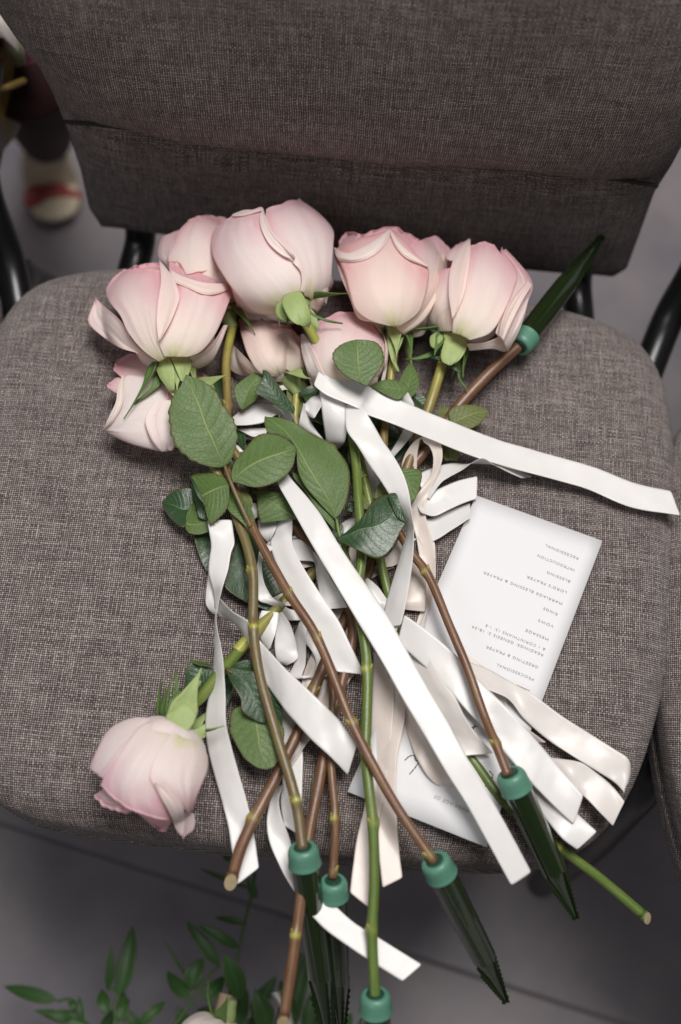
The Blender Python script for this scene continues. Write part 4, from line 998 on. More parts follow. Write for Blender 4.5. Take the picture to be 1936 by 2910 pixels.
leaf(rF, 'e', (820,480), (780,600), 60, (7,7), LEAF_D)
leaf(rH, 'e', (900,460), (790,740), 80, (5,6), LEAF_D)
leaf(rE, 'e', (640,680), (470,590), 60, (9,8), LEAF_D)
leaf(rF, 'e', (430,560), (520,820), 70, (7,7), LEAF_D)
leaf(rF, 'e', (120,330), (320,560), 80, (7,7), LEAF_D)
# leaves of the lower left rose
leaf_mesh(rA, 'g', [(790,285),(720,270),(650,290),(640,350),(640,440)], [(795,300),(740,320),(700,360),(670,400),(640,440)], [(790,330),(770,400),(730,430),(690,440),(640,440)], (22,18), LEAF_D)
leaf_mesh(rA, 'g', [(800,288),(730,285),(690,270),(665,245)], [(795,284),(730,275),(690,258),(665,245)], [(790,278),(730,262),(690,250),(665,245)], (24,24), LEAF_U, serr=0)
leaf_mesh(rA, 'g', [(870,310),(900,380),(950,470),(960,540),(1050,595)], [(880,305),(960,360),(1010,430),(1050,510),(1080,598)], [(890,290),(980,310),(1050,330),(1080,450),(1090,600)], (30,26), LEAF_D, serr=.006)
leaf_mesh(rA, 'g', [(1090,350),(1060,450),(1090,560),(1170,605)], [(1100,350),(1110,440),(1130,520),(1172,604)], [(1110,345),(1160,430),(1180,520),(1178,604)], (18,16), LEAF_D)
leaf_mesh(rA, 'g', [(880,290),(940,260),(1010,250),(1030,270)], [(885,295),(940,290),(1000,285),(1035,290)], [(890,300),(940,320),(1000,330),(1040,330)], (20,20), LEAF_D)
leaf_mesh(rA, 'g', [(960,490),(900,530),(886,620),(915,700),(960,780),(1040,845),(1095,855)], [(985,490),(1025,560),(1045,660),(1055,740),(1075,800),(1095,855)], [(1100,520),(1180,610),(1190,690),(1160,770),(1140,835),(1095,855)], (22,24), LEAF_U, fold=-.1, serr=.02)
leaf(rA, 'g', (870,330), (860,520), 40, (10,10), LEAF_D)
leaf(rA, 'g', (700,560), (740,620), 30, (12,12), LEAF_D)
# petioles
def petiole(root, f, pts, mat=STEM_O, rad=.0011):
    tube('petiole', [tuple(at(x, y, h, f)) for x, y, h in pts], lambda t: rad*(1.25-.5*t), mat, root, 30, 8)
petiole(rD, 'd', [(715,1170,35), (640,1010,40), (570,850,42), (520,715,42)], STEM_O, .0015)
petiole(rG, 'd', [(1440,1420,30), (1400,1300,38), (1370,1220,41), (1350,1110,42)], STEM_G, .0014)
petiole(rG, 'e', [(500,1420,30), (460,1300,36), (430,1220,40)], STEM_G, .0012)
petiole(rA, 'g', [(870,290,20), (880,305,30), (905,318,31)], STEM_O)
petiole(rE, 'e', [(560,440,40), (600,800,30), (630,780,32)], STEM_G, .0007)

# ------------------------------------------------------------------ water tubes
def water_tube(label, cap, mid, tip, f='0', R0=.0092):
    P0, P1, P2 = at(*cap, f), at(*mid, f), at(*tip, f)
    root = empty('water_tube', P0); tag(root, label, 'flower tube', 'green plastic water tubes on the stems')
    a = (P2-P0).normalized(); L = (P2-P0).length; Ls = (P1-P0).dot(a)
    b2 = a.cross(Vector((0,0,1))).normalized(); c2 = b2.cross(a)
    seg = 48
    def lathe(name, prof, mat, ribs=0.0):
        V = []
        for r_, z_ in prof:
            for k in range(seg):
                al = 2*math.pi*k/seg; rr = r_*(1+ribs*abs(math.sin(al*6))) if r_ > .002 else r_
                V.append(P0+a*z_+b2*math.cos(al)*rr+c2*math.sin(al)*rr)
        F = grid_faces(len(prof), seg, True)
        return mesh_obj(name, V, F, mat, root), F
    k = R0/.0092
    capo, _ = lathe('cap', [(.0001,.004), (.0034*k,.0035), (.0040*k,.0006), (.0052*k,-.0006), (.0068*k,-.0010), (.0080*k,-.0004), (.0090*k,.0014), (.0093*k,.0032), (.0095*k,.0075), (.0098*k,.0105), (.0101*k,.0112), (.0099*k,.0118), (.0088*k,.0120), (.0001,.0120)], CAPM)
    lathe('cap_hole', [(.0001,-.0002), (.0036*k,-.0002), (.0048*k,-.0007), (.0053*k,-.0010), (.0048*k,-.0012), (.0001,-.0006)], m_hole)  # dark disc across the mouth, the shade inside put into its colour
    z1 = Ls; rt_ = .0076*k
    V = []; prof = [(.0086*k,.011), (.0085*k,.016), (.0084*k, .03), (.0081*k, z1*.75), (rt_, z1)]
    body, _ = lathe('tube', prof, TUBEM, .018)
    lathe('liner', [(r_*.80, z_) for r_, z_ in prof]+[(.0001, z1)], m_liner)
    # four bladed spike with barbed edges
    V = []; F = []; n = 26
    sp0 = 0
    cone = [(rt_*1.0, z1-.0005), (rt_*.96, z1+.002), (rt_*.60, z1+(L-z1)*.35), (rt_*.32, z1+(L-z1)*.7), (.0003, L)]
    lathe('spike', cone, TUBEM)
    for q in range(4):
        al = math.pi/2*q+.35; d = b2*math.cos(al)+c2*math.sin(al); tt = a.cross(d); V = []; 
        for i in range(n):
            s = i/(n-1); z_ = z1+.001+(L-z1-.001)*s; base = rt_*(1.02*(1-s)**.8)+.0004
            out = base+.0016*(1-s*.4)*(i % 2)*(s > .15)+.0006
            if i == n-2: out = .0034
            for rr, o_ in ((base*.4, -1), (out, -1), (out, 1), (base*.4, 1)): V.append(P0+a*z_+d*rr+tt*.00035*o_)
        mesh_obj('barbed_fin', V, grid_faces(n, 4, True), TUBEM, root, smooth=False)
    return root
m_hole = m_plain('hole_shade', (.012, .045, .030), .5, .1, 60)
m_liner, nt_, b_ = newmat('tube_water'); b_.inputs['Base Color'].default_value = (.020, .017, .006, 1); b_.inputs['Roughness'].default_value = .15; b_.inputs['Transmission Weight'].default_value = .1
water_tube('green water tube hanging left of centre, its cap against two stems', (697,1952,27), (738,2235,-38), (765,2440,-80))
water_tube('green water tube hanging behind the left one, its cap lower and further right', (767,2028,8), (776,2240,-50), (786,2420,-90), R0=.0086)
water_tube('green water tube at the bottom edge on the bright green stem', (864,2290,3), (872,2560,-54), (878,2760,-90))
water_tube('green water tube on the long brown stem pointing down right over the seat front edge', (1001,1982,28), (1102,2198,-34), (1166,2306,-60))
water_tube('green water tube on the reddish stem beside the card, lying over the thick green stem', (1174,1782,36), (1272,2005,-4), (1327,2114,-26))
water_tube('green water tube at the upper right pointing up past the rose', (1196,797,28), (1303,650,18), (1386,543,8))
# ------------------------------------------------------------------ the petals that show, one by one
# left front rose
eB = (750, 930, 505, 440, 40, 36)
patch(rB, 'a', [(560,900),(480,700),(440,610)], [(760,900),(760,700),(690,568)], eB, -10, v=(.5,1.05), mat=PET_B, mid=[(660,900),(600,700),(545,570)], roll=(1.5,120))
patch(rB, 'a', [(760,900),(740,650),(735,552)], [(960,900),(930,720),(862,640)], eB, -8, v=(.6,1.1), mat=PET_B, mid=[(860,900),(850,680),(810,568)], roll=(1.5,150))
patch(rB, 'a', [(900,900),(880,720),(865,645)], [(1120,900),(1130,760),(1118,690)], eB, -7, v=(.6,1.1), mat=PET_B, mid=[(1000,900),(1020,720),(1050,618)], roll=(1.5,150))
patch(rB, 'a', [(890,1230),(960,1215),(1060,1130),(1140,1000)], [(880,1310),(960,1322),(1050,1270),(1110,1160),(1165,1010)], eB, -9, v=(.15,.6), mat=PET_B)
patch(rB, 'a', [(640,1275),(500,1212),(370,1172),(230,1080),(135,985),(155,890),(190,812)], [(630,1270),(520,1190),(450,1100),(405,1010),(350,945),(270,880),(192,812)], eB, -7, v=(.2,.7), mat=PET_B, lift=(3,0), wav=.5)
patch(rB, 'a', [(660,1275),(540,1190),(430,1060),(370,930),(290,825),(267,745),(320,655),(400,594)], [(720,1240),(665,1150),(650,1000),(660,850),(685,720),(690,650),(680,602)], eB, 0, mat=PET_B,
      mid=[(690,1262),(590,1130),(530,980),(480,840),(470,740),(490,650),(540,598)], roll=(1.4,60))
patch(rB, 'a', [(700,1240),(655,1120),(700,1010),(770,880),(800,780),(790,690),(745,600)], [(870,1240),(970,1200),(1070,1080),(1140,930),(1193,790),(1208,730),(1195,697)], eB, 1.5, mat=PET_B,
      mid=[(790,1240),(860,1090),(930,930),(970,820),(985,740),(975,700),(950,672)], q=.5)
patch(rB, 'a', [(748,596),(850,645),(1000,690),(1190,696)], [(760,680),(860,720),(1000,775),(1110,765),(1208,716)], eB, 5.5, v=(.32,.5), mat=PET_B, mid=[(752,640),(860,690),(1000,735),(1110,738),(1200,706)], lift=(0,-2), wav=.6)
patch(rB, 'a', [(658,1125),(640,980),(650,830),(672,690),(670,600),(661,522)], [(668,1110),(740,990),(795,860),(812,785),(770,660),(662,522)], eB, 4.0, v=(.35,.62), mat=PET_B, lift=(1,2), wav=.5)
# back left rose
eD = (930, 520, 300, 340, 26, 30)
patch(rD, 'a', [(780,650),(710,545),(655,500),(656,420),(685,345),(745,320)], [(850,620),(800,500),(775,450),(800,380),(812,312)], eD, -4, v=(.4,1), mat=PET_B, roll=(1.2,60))
patch(rD, 'a', [(870,640),(745,560),(722,500),(770,400),(800,310),(868,236)], [(1230,720),(1180,600),(1150,450),(1150,320),(1160,216)], eD, 0, v=(.15,1.0), mat=PET_B, mid=[(1010,660),(960,550),(950,450),(950,330),(1005,200)], roll=(1.4,80))
# far left rose beneath
eC = (620, 1600, 430, 380, 16, 22)
patch(rC, 'a', [(430,1530),(335,1505),(291,1470)], [(430,1420),(350,1396),(296,1432)], eC, -3, v=(.5,1), mat=PET_B, roll=(1.2,90))
patch(rC, 'a', [(760,1540),(800,1400),(850,1325)], [(1100,1580),(1085,1460),(1010,1375),(930,1322)], eC, -2, v=(.4,1), mat=PET_B)
patch(rC, 'a', [(720,1450),(560,1400),(400,1400),(338,1350)], [(680,1260),(560,1230),(440,1216),(365,1262)], eC, 0, v=(.3,1.1), mat=PET_B, roll=(1.6,120))
patch(rC, 'a', [(760,1400),(560,1385),(400,1380),(345,1570),(243,1780)], [(810,1890),(720,1942),(630,1932),(440,1880),(248,1790)], eC, 3, v=(.15,.72), mat=PET_L, mid=[(790,1650),(640,1670),(500,1660),(380,1720),(243,1786)], q=.8, wav=1.2)
patch(rC, 'a', [(388,1372),(352,1470),(340,1570),(290,1680),(243,1783)], [(398,1378),(395,1480),(385,1590),(330,1700),(250,1788)], eC, 7, v=(.12,.3), mat=PET_L, lift=(0,-2), wav=.4)
patch(rC, 'a', [(640,1560),(560,1700),(600,1850),(660,1935)], [(790,1560),(790,1700),(790,1850),(760,1935)], eC, 5, v=(.3,.55), mat=PET_L, lift=(2,2))
# tallest rose
eE = (570, 500, 500, 440, 42, 44)
patch(rE, 'b', [(800,760),(840,840),(885,850)], [(960,560),(1008,690),(965,770)], eE, -12, v=(.2,.9), mat=PET_B, roll=(1.6,130))
patch(rE, 'b', [(820,780),(860,850),(930,846)], [(930,700),(972,765),(958,828)], eE, -9, v=(.1,.5), mat=PET_L, roll=(1.2,120))
patch(rE, 'b', [(600,965),(440,968),(335,930),(280,800),(245,690),(180,570),(108,420)], [(640,880),(480,850),(380,760),(300,640),(220,510),(150,430),(104,385)], eE, -8, v=(.25,1.1), mat=PET_P, wav=.7)
patch(rE, 'b', [(800,790),(775,640),(730,500),(620,410),(540,300),(505,220),(512,158)], [(860,830),(910,790),(985,720),(1003,560),(1012,400),(1015,310),(975,240),(880,150),(775,77)], eE, 0, mat=PET_L,
      mid=[(830,800),(870,650),(830,470),(770,340),(720,240),(690,160),(700,92)], q=.75, roll=(1.3,90))
patch(rE, 'b', [(590,925),(430,905),(300,780),(205,650),(125,510),(104,400),(130,295),(195,235)], [(780,760),(785,640),(720,520),(600,430),(500,310),(472,210),(488,140)], eE, 1.5, mat=PET_L,
      mid=[(690,850),(570,720),(430,560),(340,430),(300,310),(310,230),(310,186)], q=.8, roll=(1.2,70))
patch(rE, 'b', [(265,195),(340,190),(420,170),(488,152)], [(262,182),(350,150),(430,148),(485,136)], eE, 5, v=(.45,.6), mat=PET_L, wav=.4)
patch(rE, 'b', [(490,136),(468,200),(480,290),(530,390),(590,450),(660,495),(722,507)], [(492,140),(525,240),(575,330),(640,400),(690,460),(728,505)], eE, 6, v=(.20,.42), mat=PET_L, lift=(-1,2), wav=.8)
patch(rE, 'b', [(725,505),(712,530),(770,600),(780,690),(770,750)], [(730,500),(765,560),(800,640),(805,720),(790,760)], eE, 4.5, v=(.42,.15), mat=PET_L, wav=.5)
# wide rose with peak
eH = (190, 350, 330, 320, 36, 38)
patch(rH, 'c', [(60,300),(40,200),(60,112)], [(400,300),(400,200),(372,130)], eH, -10, v=(.6,1.25), mat=PET_B, mid=[(230,300),(230,180),(210,72)], roll=(1.8,130), wav=2)
patch(rH, 'c', [(-60,300),(-80,220),(-70,140)], [(120,300),(90,200),(70,118)], eH, -8, v=(.6,1.2), mat=PET_B, mid=[(20,300),(0,200),(0,95)], roll=(1.6,120), wav=1.5)
patch(rH, 'c', [(140,580),(40,560),(-10,450),(-60,330),(-102,190)], [(200,560),(120,500),(60,400),(10,300),(-60,200)], eH, -5, v=(.2,.7), mat=PET_P)
patch(rH, 'c', [(250,600),(330,560),(400,500)], [(300,668),(395,650),(430,570),(445,480)], eH, -8, v=(.12,.45), mat=PET_P)
patch(rH, 'c', [(360,420),(330,250),(295,172)], [(500,430),(560,300),(553,185)], eH, -2, v=(.4,1), mat=PET_B, mid=[(440,420),(455,220),(462,98)], q=.15, roll=(1.2,60))
patch(rH, 'c', [(250,610),(340,520),(420,420),(465,300),(488,200)], [(290,650),(400,570),(470,460),(528,330),(520,205)], eH, -1, v=(.2,.55), mat=PET_P, lift=(2,3), mid=[(270,630),(380,540),(455,430),(515,300),(515,200)])
patch(rH, 'c', [(215,600),(100,570),(20,510),(-10,420),(-35,320),(-70,240),(-102,172)], [(270,600),(370,530),(410,440),(428,350),(434,300),(425,266)], eH, 1.5, mat=PET_P, mid=[(245,605),(230,500),(210,400),(200,300),(205,200),(212,130),(215,62)], q=.12)
patch(rH, 'c', [(-100,160),(-30,196),(60,165),(140,118),(213,60)], [(-75,235),(0,244),(85,225),(160,175),(216,95)], eH, 6, v=(.22,.40), mat=PET_L, lift=(0,-3), mid=[(-90,205),(-10,226),(75,200),(152,148),(214,74)], wav=.5)
patch(rH, 'c', [(215,60),(255,125),(330,195),(426,262)], [(217,98),(245,160),(305,222),(424,276)], eH, 6, v=(.25,.42), mat=PET_L, lift=(0,-2), wav=.4)
# right end rose
eI = (730, 440, 310, 340, 36, 36)
patch(rI, 'c', [(640,700),(750,690),(840,640),(920,520),(975,450)], [(655,738),(790,727),(865,742),(930,600),(985,445)], eI, -8, v=(.15,.6), mat=PET_B)
patch(rI, 'c', [(470,630),(435,560),(445,480),(490,390),(545,320)], [(560,630),(570,540),(560,430),(560,320)], eI, -4, v=(.15,.6), mat=PET_P)
patch(rI, 'c', [(530,230),(528,200),(580,150)], [(600,250),(620,170),(655,118)], eI, -5, v=(.5,1.1), mat=PET_B)
patch(rI, 'c', [(800,640),(830,540),(870,430),(895,330),(860,240),(832,186)], [(860,700),(900,600),(950,500),(995,430),(1008,370),(975,305),(900,220),(862,182)], eI, -3, v=(.25,1.15), mat=PET_B, roll=(1.4,90))
patch(rI, 'c', [(560,640),(565,560),(590,400),(620,290),(645,210),(660,162)], [(655,680),(770,640),(850,520),(900,400),(925,320),(890,240),(828,186)], eI, 0, mat=PET_B, mid=[(610,655),(680,520),(730,360),(750,250),(755,190),(755,143)], roll=(1.3,70))
patch(rI, 'c', [(560,560),(540,420),(548,290),(585,190),(652,117)], [(585,520),(625,420),(650,300),(662,190),(660,119)], eI, 3.5, v=(.3,.6), mat=PET_B, lift=(0,1), wav=.6)
patch(rI, 'c', [(822,655),(840,560),(890,450),(982,340)], [(845,680),(895,570),(950,460),(1003,372)], eI, 4, v=(.3,.55), mat=PET_B, lift=(1,1), wav=.6)
patch(rI, 'c', [(850,700),(900,590),(960,480),(985,440)], [(870,740),(925,640),(965,530),(986,450)], eI, 0, v=(.2,.5), mat=PET_L)
# small peach rose
eF = (520, 1190, 230, 240, 20, 26)
patch(rF, 'b', [(420,1400),(255,1335),(240,1210),(225,1120)], [(480,1370),(420,1300),(350,1230),(250,1130)], eF, -1, v=(.15,.5), mat=PET_P)
patch(rF, 'b', [(790,1440),(720,1370),(690,1260),(690,1120)], [(860,1455),(868,1340),(830,1220),(760,1080)], eF, -4, v=(.5,1.2), mat=PET_B)
patch(rF, 'b', [(640,1390),(480,1365),(390,1250),(340,1120),(300,960)], [(670,1390),(700,1280),(700,1150),(660,1040),(640,950)], eF, 2, v=(.05,.8), mat=PET_P, mid=[(655,1392),(560,1260),(510,1120),(480,950)])
patch(rF, 'b', [(620,1390),(590,1280),(610,1140),(600,960)], [(680,1390),(720,1280),(720,1120),(700,990)], eF, 3.5, v=(.1,.7), mat=PET_P, lift=(-1,1))
# rounded rose behind the round leaf
eG = (1090, 1200, 335, 300, 30, 28)
patch(rG, 'b', [(1300,1100),(1280,1000),(1245,935)], [(1420,1120),(1405,1030),(1350,958)], eG, -6, v=(.5,1.2), mat=PET_B, roll=(1.5,100))
patch(rG, 'b', [(850,1460),(810,1320),(775,1190),(770,1080)], [(960,1400),(880,1220),(830,1120),(785,1065)], eG, 1, v=(.2,.6), mat=PET_L, lift=(2,0))
patch(rG, 'b', [(920,1450),(870,1260),(850,1120),(868,1020)], [(1290,1470),(1390,1330),(1412,1200),(1400,1090),(1290,950)], eG, 0, mat=PET_B, v=(0,1), mid=[(1100,1460),(1080,1280),(1060,1080),(1075,925)], q=.8, roll=(1.5,90))
patch(rG, 'b', [(1360,1440),(1395,1300),(1395,1110),(1340,1020),(1280,950)], [(1388,1450),(1412,1300),(1418,1110),(1370,1030),(1290,948)], eG, 5, v=(.2,.4), mat=PET_L, wav=.3)
# lower left rose
eA = (440, 860, 345, 320, 28, 34)
patch(rA, 'g', [(640,980),(640,1060),(640,1110)], [(712,950),(700,1040),(665,1112)], eA, -6, v=(.6,1.2), mat=PET_B)
patch(rA, 'g', [(210,900),(185,960),(141,1000)], [(360,960),(350,1040),(340,1072)], eA, -6, v=(.5,1.0), mat=PET_L, mid=[(280,930),(265,1010),(240,1062)], roll=(1.2,120), wav=2)
patch(rA, 'g', [(340,960),(345,1040),(350,1075),(440,1150)], [(560,1040),(560,1110),(560,1150),(540,1184)], eA, -7, v=(.5,1.15), mat=PET_B, mid=[(440,1000),(450,1110),(460,1160),(500,1184)], roll=(1.6,90))
patch(rA, 'g', [(530,595),(420,566),(320,575),(215,632),(150,740),(104,846)], [(520,640),(400,680),(330,760),(270,840),(215,890),(182,912)], eA, -2, v=(.25,.8), mat=PET_L, lift=(2,0), wav=.8)
patch(rA, 'g', [(560,600),(420,598),(330,690),(260,790),(195,880),(170,935)], [(610,650),(540,710),(480,810),(460,900),(500,1000),(548,1128)], eA, 1, mat=PET_L, mid=[(585,630),(480,690),(400,800),(350,890),(310,980),(330,1062)], q=.8, roll=(1.2,70), v=(0,1.0))
patch(rA, 'g', [(600,645),(530,690),(460,820),(445,900),(480,960),(600,1080)], [(695,690),(760,765),(766,850),(735,930),(705,1000),(660,1108)], eA, 2.5, mat=PET_L, mid=[(650,665),(640,760),(600,860),(600,930),(620,1000),(645,1090)], v=(0,.95))
patch(rA, 'g', [(540,1090),(560,1110),(590,1170),(622,1226)], [(690,1104),(694,1150),(680,1200),(640,1224)], eA, -3, v=(.5,.9), mat=PET_L, mid=[(620,1090),(640,1150),(640,1200),(632,1226)], roll=(1.2,80))
patch(rA, 'g', [(466,925),(505,1010),(560,1110),(590,1190),(618,1226)], [(480,930),(565,985),(620,1050),(636,1140),(630,1224)], eA, 6, v=(.35,.6), mat=PET_L, lift=(-1,1), wav=.6)
# broad sepals that face the viewer
patch(rE, 'b', [(740,755),(650,785),(632,835),(690,960),(745,1000)], [(775,765),(805,820),(838,920),(845,1022)], (740,880,140,160,72,9), 5, v=(0,1), mat=SEPAL, name='sepal', mid=[(758,760),(735,830),(765,920),(800,1012)], thick=.001, wav=.4)
patch(rE, 'b', [(640,820),(592,860),(595,940),(650,975)], [(660,830),(655,880),(675,940),(690,975)], (740,880,170,160,66,9), 1, v=(0,1), mat=SEPAL, name='sepal', thick=.001, wav=.4)
patch(rE, 'b', [(815,900),(870,940),(960,975),(1080,992)], [(830,890),(880,925),(970,962),(1080,990)], (740,880,400,300,58,6), 0, mat=SEPALD, name='sepal', thick=.0008, wav=.3)
patch(rB, 'a', [(680,1260),(640,1310),(660,1380),(700,1440),(765,1530)], [(735,1240),(770,1330),(775,1430),(768,1530)], (770,1300,140,200,44,8), 5, mat=SEPAL, name='sepal', thick=.001, wav=.3)
patch(rB, 'a', [(740,1240),(770,1300),(800,1370),(825,1420)], [(860,1235),(895,1260),(890,1340),(850,1420)], (770,1300,140,200,44,8), 5, mat=SEPAL, name='sepal', thick=.001, wav=.3)
patch(rB, 'a', [(640,1320),(625,1400),(570,1500),(465,1590)], [(670,1360),(685,1420),(620,1490),(470,1592)], (700,1400,300,300,40,6), 0, mat=SEPALD, name='sepal', thick=.0008, wav=.3)
patch(rA, 'g', [(545,610),(535,560),(580,500),(660,430),(718,368)], [(640,660),(690,590),(708,500),(700,430),(730,362)], (620,560,160,180,34,10), 4, mat=SEPAL, name='sepal', thick=.001, mid=[(600,640),(620,570),(650,500),(680,430),(722,365)], wav=.3)
patch(rA, 'g', [(635,655),(690,640),(752,605)], [(690,690),(720,690),(752,675)], (620,560,200,200,30,8), 2, mat=SEPAL, name='sepal', thick=.001, wav=.3)
patch(rA, 'g', [(530,600),(520,560),(560,470),(600,420)], [(545,600),(545,555),(590,480),(606,425)], (620,560,200,200,30,8), 0, mat=SEPALD, name='sepal', thick=.0008, wav=.3)
for a_, b_ in (((600,480), (588,310)), ((592,470), (572,395)), ((580,480), (546,440))):
    patch(rA, 'g', [(a_[0]-10,a_[1]), ((a_[0]+b_[0])/2-9,(a_[1]+b_[1])/2), b_], [(a_[0]+10,a_[1]), ((a_[0]+b_[0])/2+6,(a_[1]+b_[1])/2), (b_[0]+2,b_[1])], (600,480,200,200,26,8), 0, mat=SEPALD, name='sepal', thick=.0006, wav=.3)
patch(rI, 'c', [(530,630),(515,690),(498,760),(505,800),(545,818)], [(580,645),(640,680),(636,730),(600,790),(550,820)], (570,720,120,150,34,9), 5, mat=SEPAL, name='sepal', thick=.001, mid=[(555,640),(575,690),(570,750),(560,790),(548,820)], wav=.3)
patch(rI, 'c', [(480,632),(440,660),(442,710),(465,725)], [(535,632),(520,670),(500,710),(480,725)], (560,690,140,120,34,8), 1, mat=SEPAL, name='sepal', thick=.001, wav=.3)
patch(rI, 'c', [(440,775),(500,800),(560,840),(600,860)], [(480,770),(560,810),(590,840),(602,858)], (560,790,200,200,30,6), 4, mat=LEAF_D, name='sepal', thick=.0008, wav=.3)
patch(rI, 'c', [(480,725),(430,750),(360,775),(302,785)], [(500,745),(440,772),(365,788),(303,790)], (560,790,300,200,24,6), 0, mat=SEPALD, name='sepal', thick=.0008, wav=.3)
patch(rI, 'c', [(630,680),(600,800),(590,880),(640,955)], [(655,690),(645,770),(605,880),(645,958)], (600,790,200,260,24,6), 0, mat=SEPALD, name='sepal', thick=.0008, wav=.3)
patch(rH, 'c', [(215,600),(195,650),(220,790),(258,855)], [(285,610),(290,660),(245,790),(262,855)], (240,700,140,180,32,8), 2, mat=SEPAL, name='sepal', thick=.001, wav=.3)
# ------------------------------------------------------------------ bouquet of greenery on the floor, far below the seat and out of focus
def sprig(label, Z, stempts, leaves, mat=LEAF_F):
    P = [atz(x, y, Z, 'j') for x, y in stempts]
    root = empty('greenery_sprig', P[0]); tag(root, label, 'greenery', 'sprigs of the greenery bouquet')
    tube('stem', [tuple(p) for p in P], .0012, STEM_F, root, 40, 8)
    for bx, by, tx, ty, w in leaves:
        l, m_, r_ = auto_edges((bx, by), (tx, ty), w, random.uniform(-.15, .15)*w*2, 9, 1.0)
        z0, z1 = Z, Z+random.uniform(-.02, .025)
        V = []; uv = []; A, B, C_ = [cr(q, 18) for q in (l, m_, r_)]
        for i in range(18):
            s = i/17; z = z0+(z1-z0)*s+.004*math.sin(s*3)
            a_, b_, c_ = [atz(q[i][0], q[i][1], z, 'j') for q in (A, B, C_)]
            for u, p in ((0, a_), (.25, (a_+b_)/2), (.5, b_), (.75, (b_+c_)/2), (1, c_)):
                V.append(p+Vector((0, 0, .35*abs(u-.5)*(a_-c_).length))); uv.append((u, s))
        o = mesh_obj('leaf', V, grid_faces(18, 5), mat, root, uv); solid(o, .0005, 1, 0)
    return root
STEM_F = m_plain('floor_stem_green', (.05, .10, .02), .5, .2, 90)
Z = S-.29
sprig('sprig with one broad upright blade at the bottom left of the picture', Z, [(640,1210),(640,1100),(650,1010),(600,1000)],
      [(655,1045,740,650,52), (600,1010,620,760,24), (600,1140,570,1000,40), (690,1196,690,1010,34), (640,1190,720,1050,30)])
sprig('sprig reaching to the far left edge of the floor bouquet', Z-.03, [(440,1240),(430,1120),(380,1060),(320,1070)],
      [(320,1065,20,985,42), (430,1130,380,1050,26), (430,1150,250,1140,34), (520,1220,190,1120,38), (450,1210,440,1040,20)])
sprig('sprig of pointed leaves in the middle of the floor bouquet', Z+.01, [(900,1300),(1050,1100),(1140,960),(1220,870)],
      [(1220,870,1040,625,38), (1060,1010,1130,830,52), (1060,1060,930,900,42), (1130,1060,1250,930,44), (1050,950,905,715,8), (780,1196,920,1070,34)])
sprig('tall thin sprig rising behind the cut stem end', Z+.03, [(1250,1150),(1320,850),(1360,640),(1400,480),(1420,350)],
      [(1330,770,1100,640,34), (1380,640,1190,600,20), (1390,440,1110,330,16), (1430,500,1380,370,26), (1290,290,1240,210,30), (1340,1060,1250,800,58)])
sprig('dense sprig under the hanging tubes at the bottom middle', Z, [(1500,1300),(1600,1000),(1680,800)],
      [(1400,1150,1540,930,44), (1650,1200,1560,950,54), (1600,1250,1720,760,46), (1700,1240,1750,1000,40), (1480,1240,1420,1000,60), (1780,1300,1840,1050,50), (1720,1200,1900,1090,26), (1880,1300,1960,1130,30)])
sprig('dark sprig behind the others at the bottom edge', Z-.04, [(1300,1300),(1250,1180),(1130,1100)],
      [(1250,1190,1100,1110,40), (1300,1240,1380,1000,50), (1200,1260,1170,1080,46), (1060,1280,990,1100,50), (1350,1260,1480,1100,40), (800,1280,700,1110,40), (560,1260,660,1100,30)])
sprig('small light tip of greenery at the bottom right of the tubes', Z+.01, [(1950,1300),(2000,1230)], [(2000,1230,2060,1130,36), (2080,1300,2180,1190,16)])
rose('pale rose of the floor bouquet, only its top showing at the bottom edge', (520,2345,-205), (468,2475,-215), .045, [dict(th=-60, curl=30, R=1.05), dict(th=60, R=1.05, curl=20), dict(th=0, half=66, curl=30)], PET_L,
     [dict(mat=SEPALD), dict(mat=SEPALD)], [], None, inner=4, group='pale roses of the floor bouquet')
stemr = empty('flower_stalk', atz(1230, 1150, Z+.04, 'j')); tag(stemr, 'short tan cut stalk sticking up beside the floor rose', 'stalk')
tube('stalk', [tuple(atz(x, y, Z+.04, 'j')) for x, y in ((1260,1030), (1245,1090), (1225,1160), (1215,1230))], .0055, CUTWOOD, stemr, 20, 10)
for lab, pts in (('pale bluish ribbon loop of the bouquet on the floor', [(1510,1030,1560,1010), (1540,1070,1590,1060), (1580,1140,1620,1120), (1600,1250,1650,1240)]),):
    V = []; uv = []
    Q = cr([(*atz(x, y, Z+.02, 'j'), *atz(x2, y2, Z+.02, 'j')) for x, y, x2, y2 in pts], 30)
    for i, q in enumerate(Q):
        a_, b_ = Vector(q[:3]), Vector(q[3:])
        for k in range(5): V.append(a_.lerp(b_, k/4)+Vector((0, 0, .01*math.sin(k)))); uv.append((k/4, i*.002))
    o = mesh_obj('ribbon', V, grid_faces(30, 5), RIB_W, None, uv); solid(o, .0003); tag(o, lab, 'ribbon')

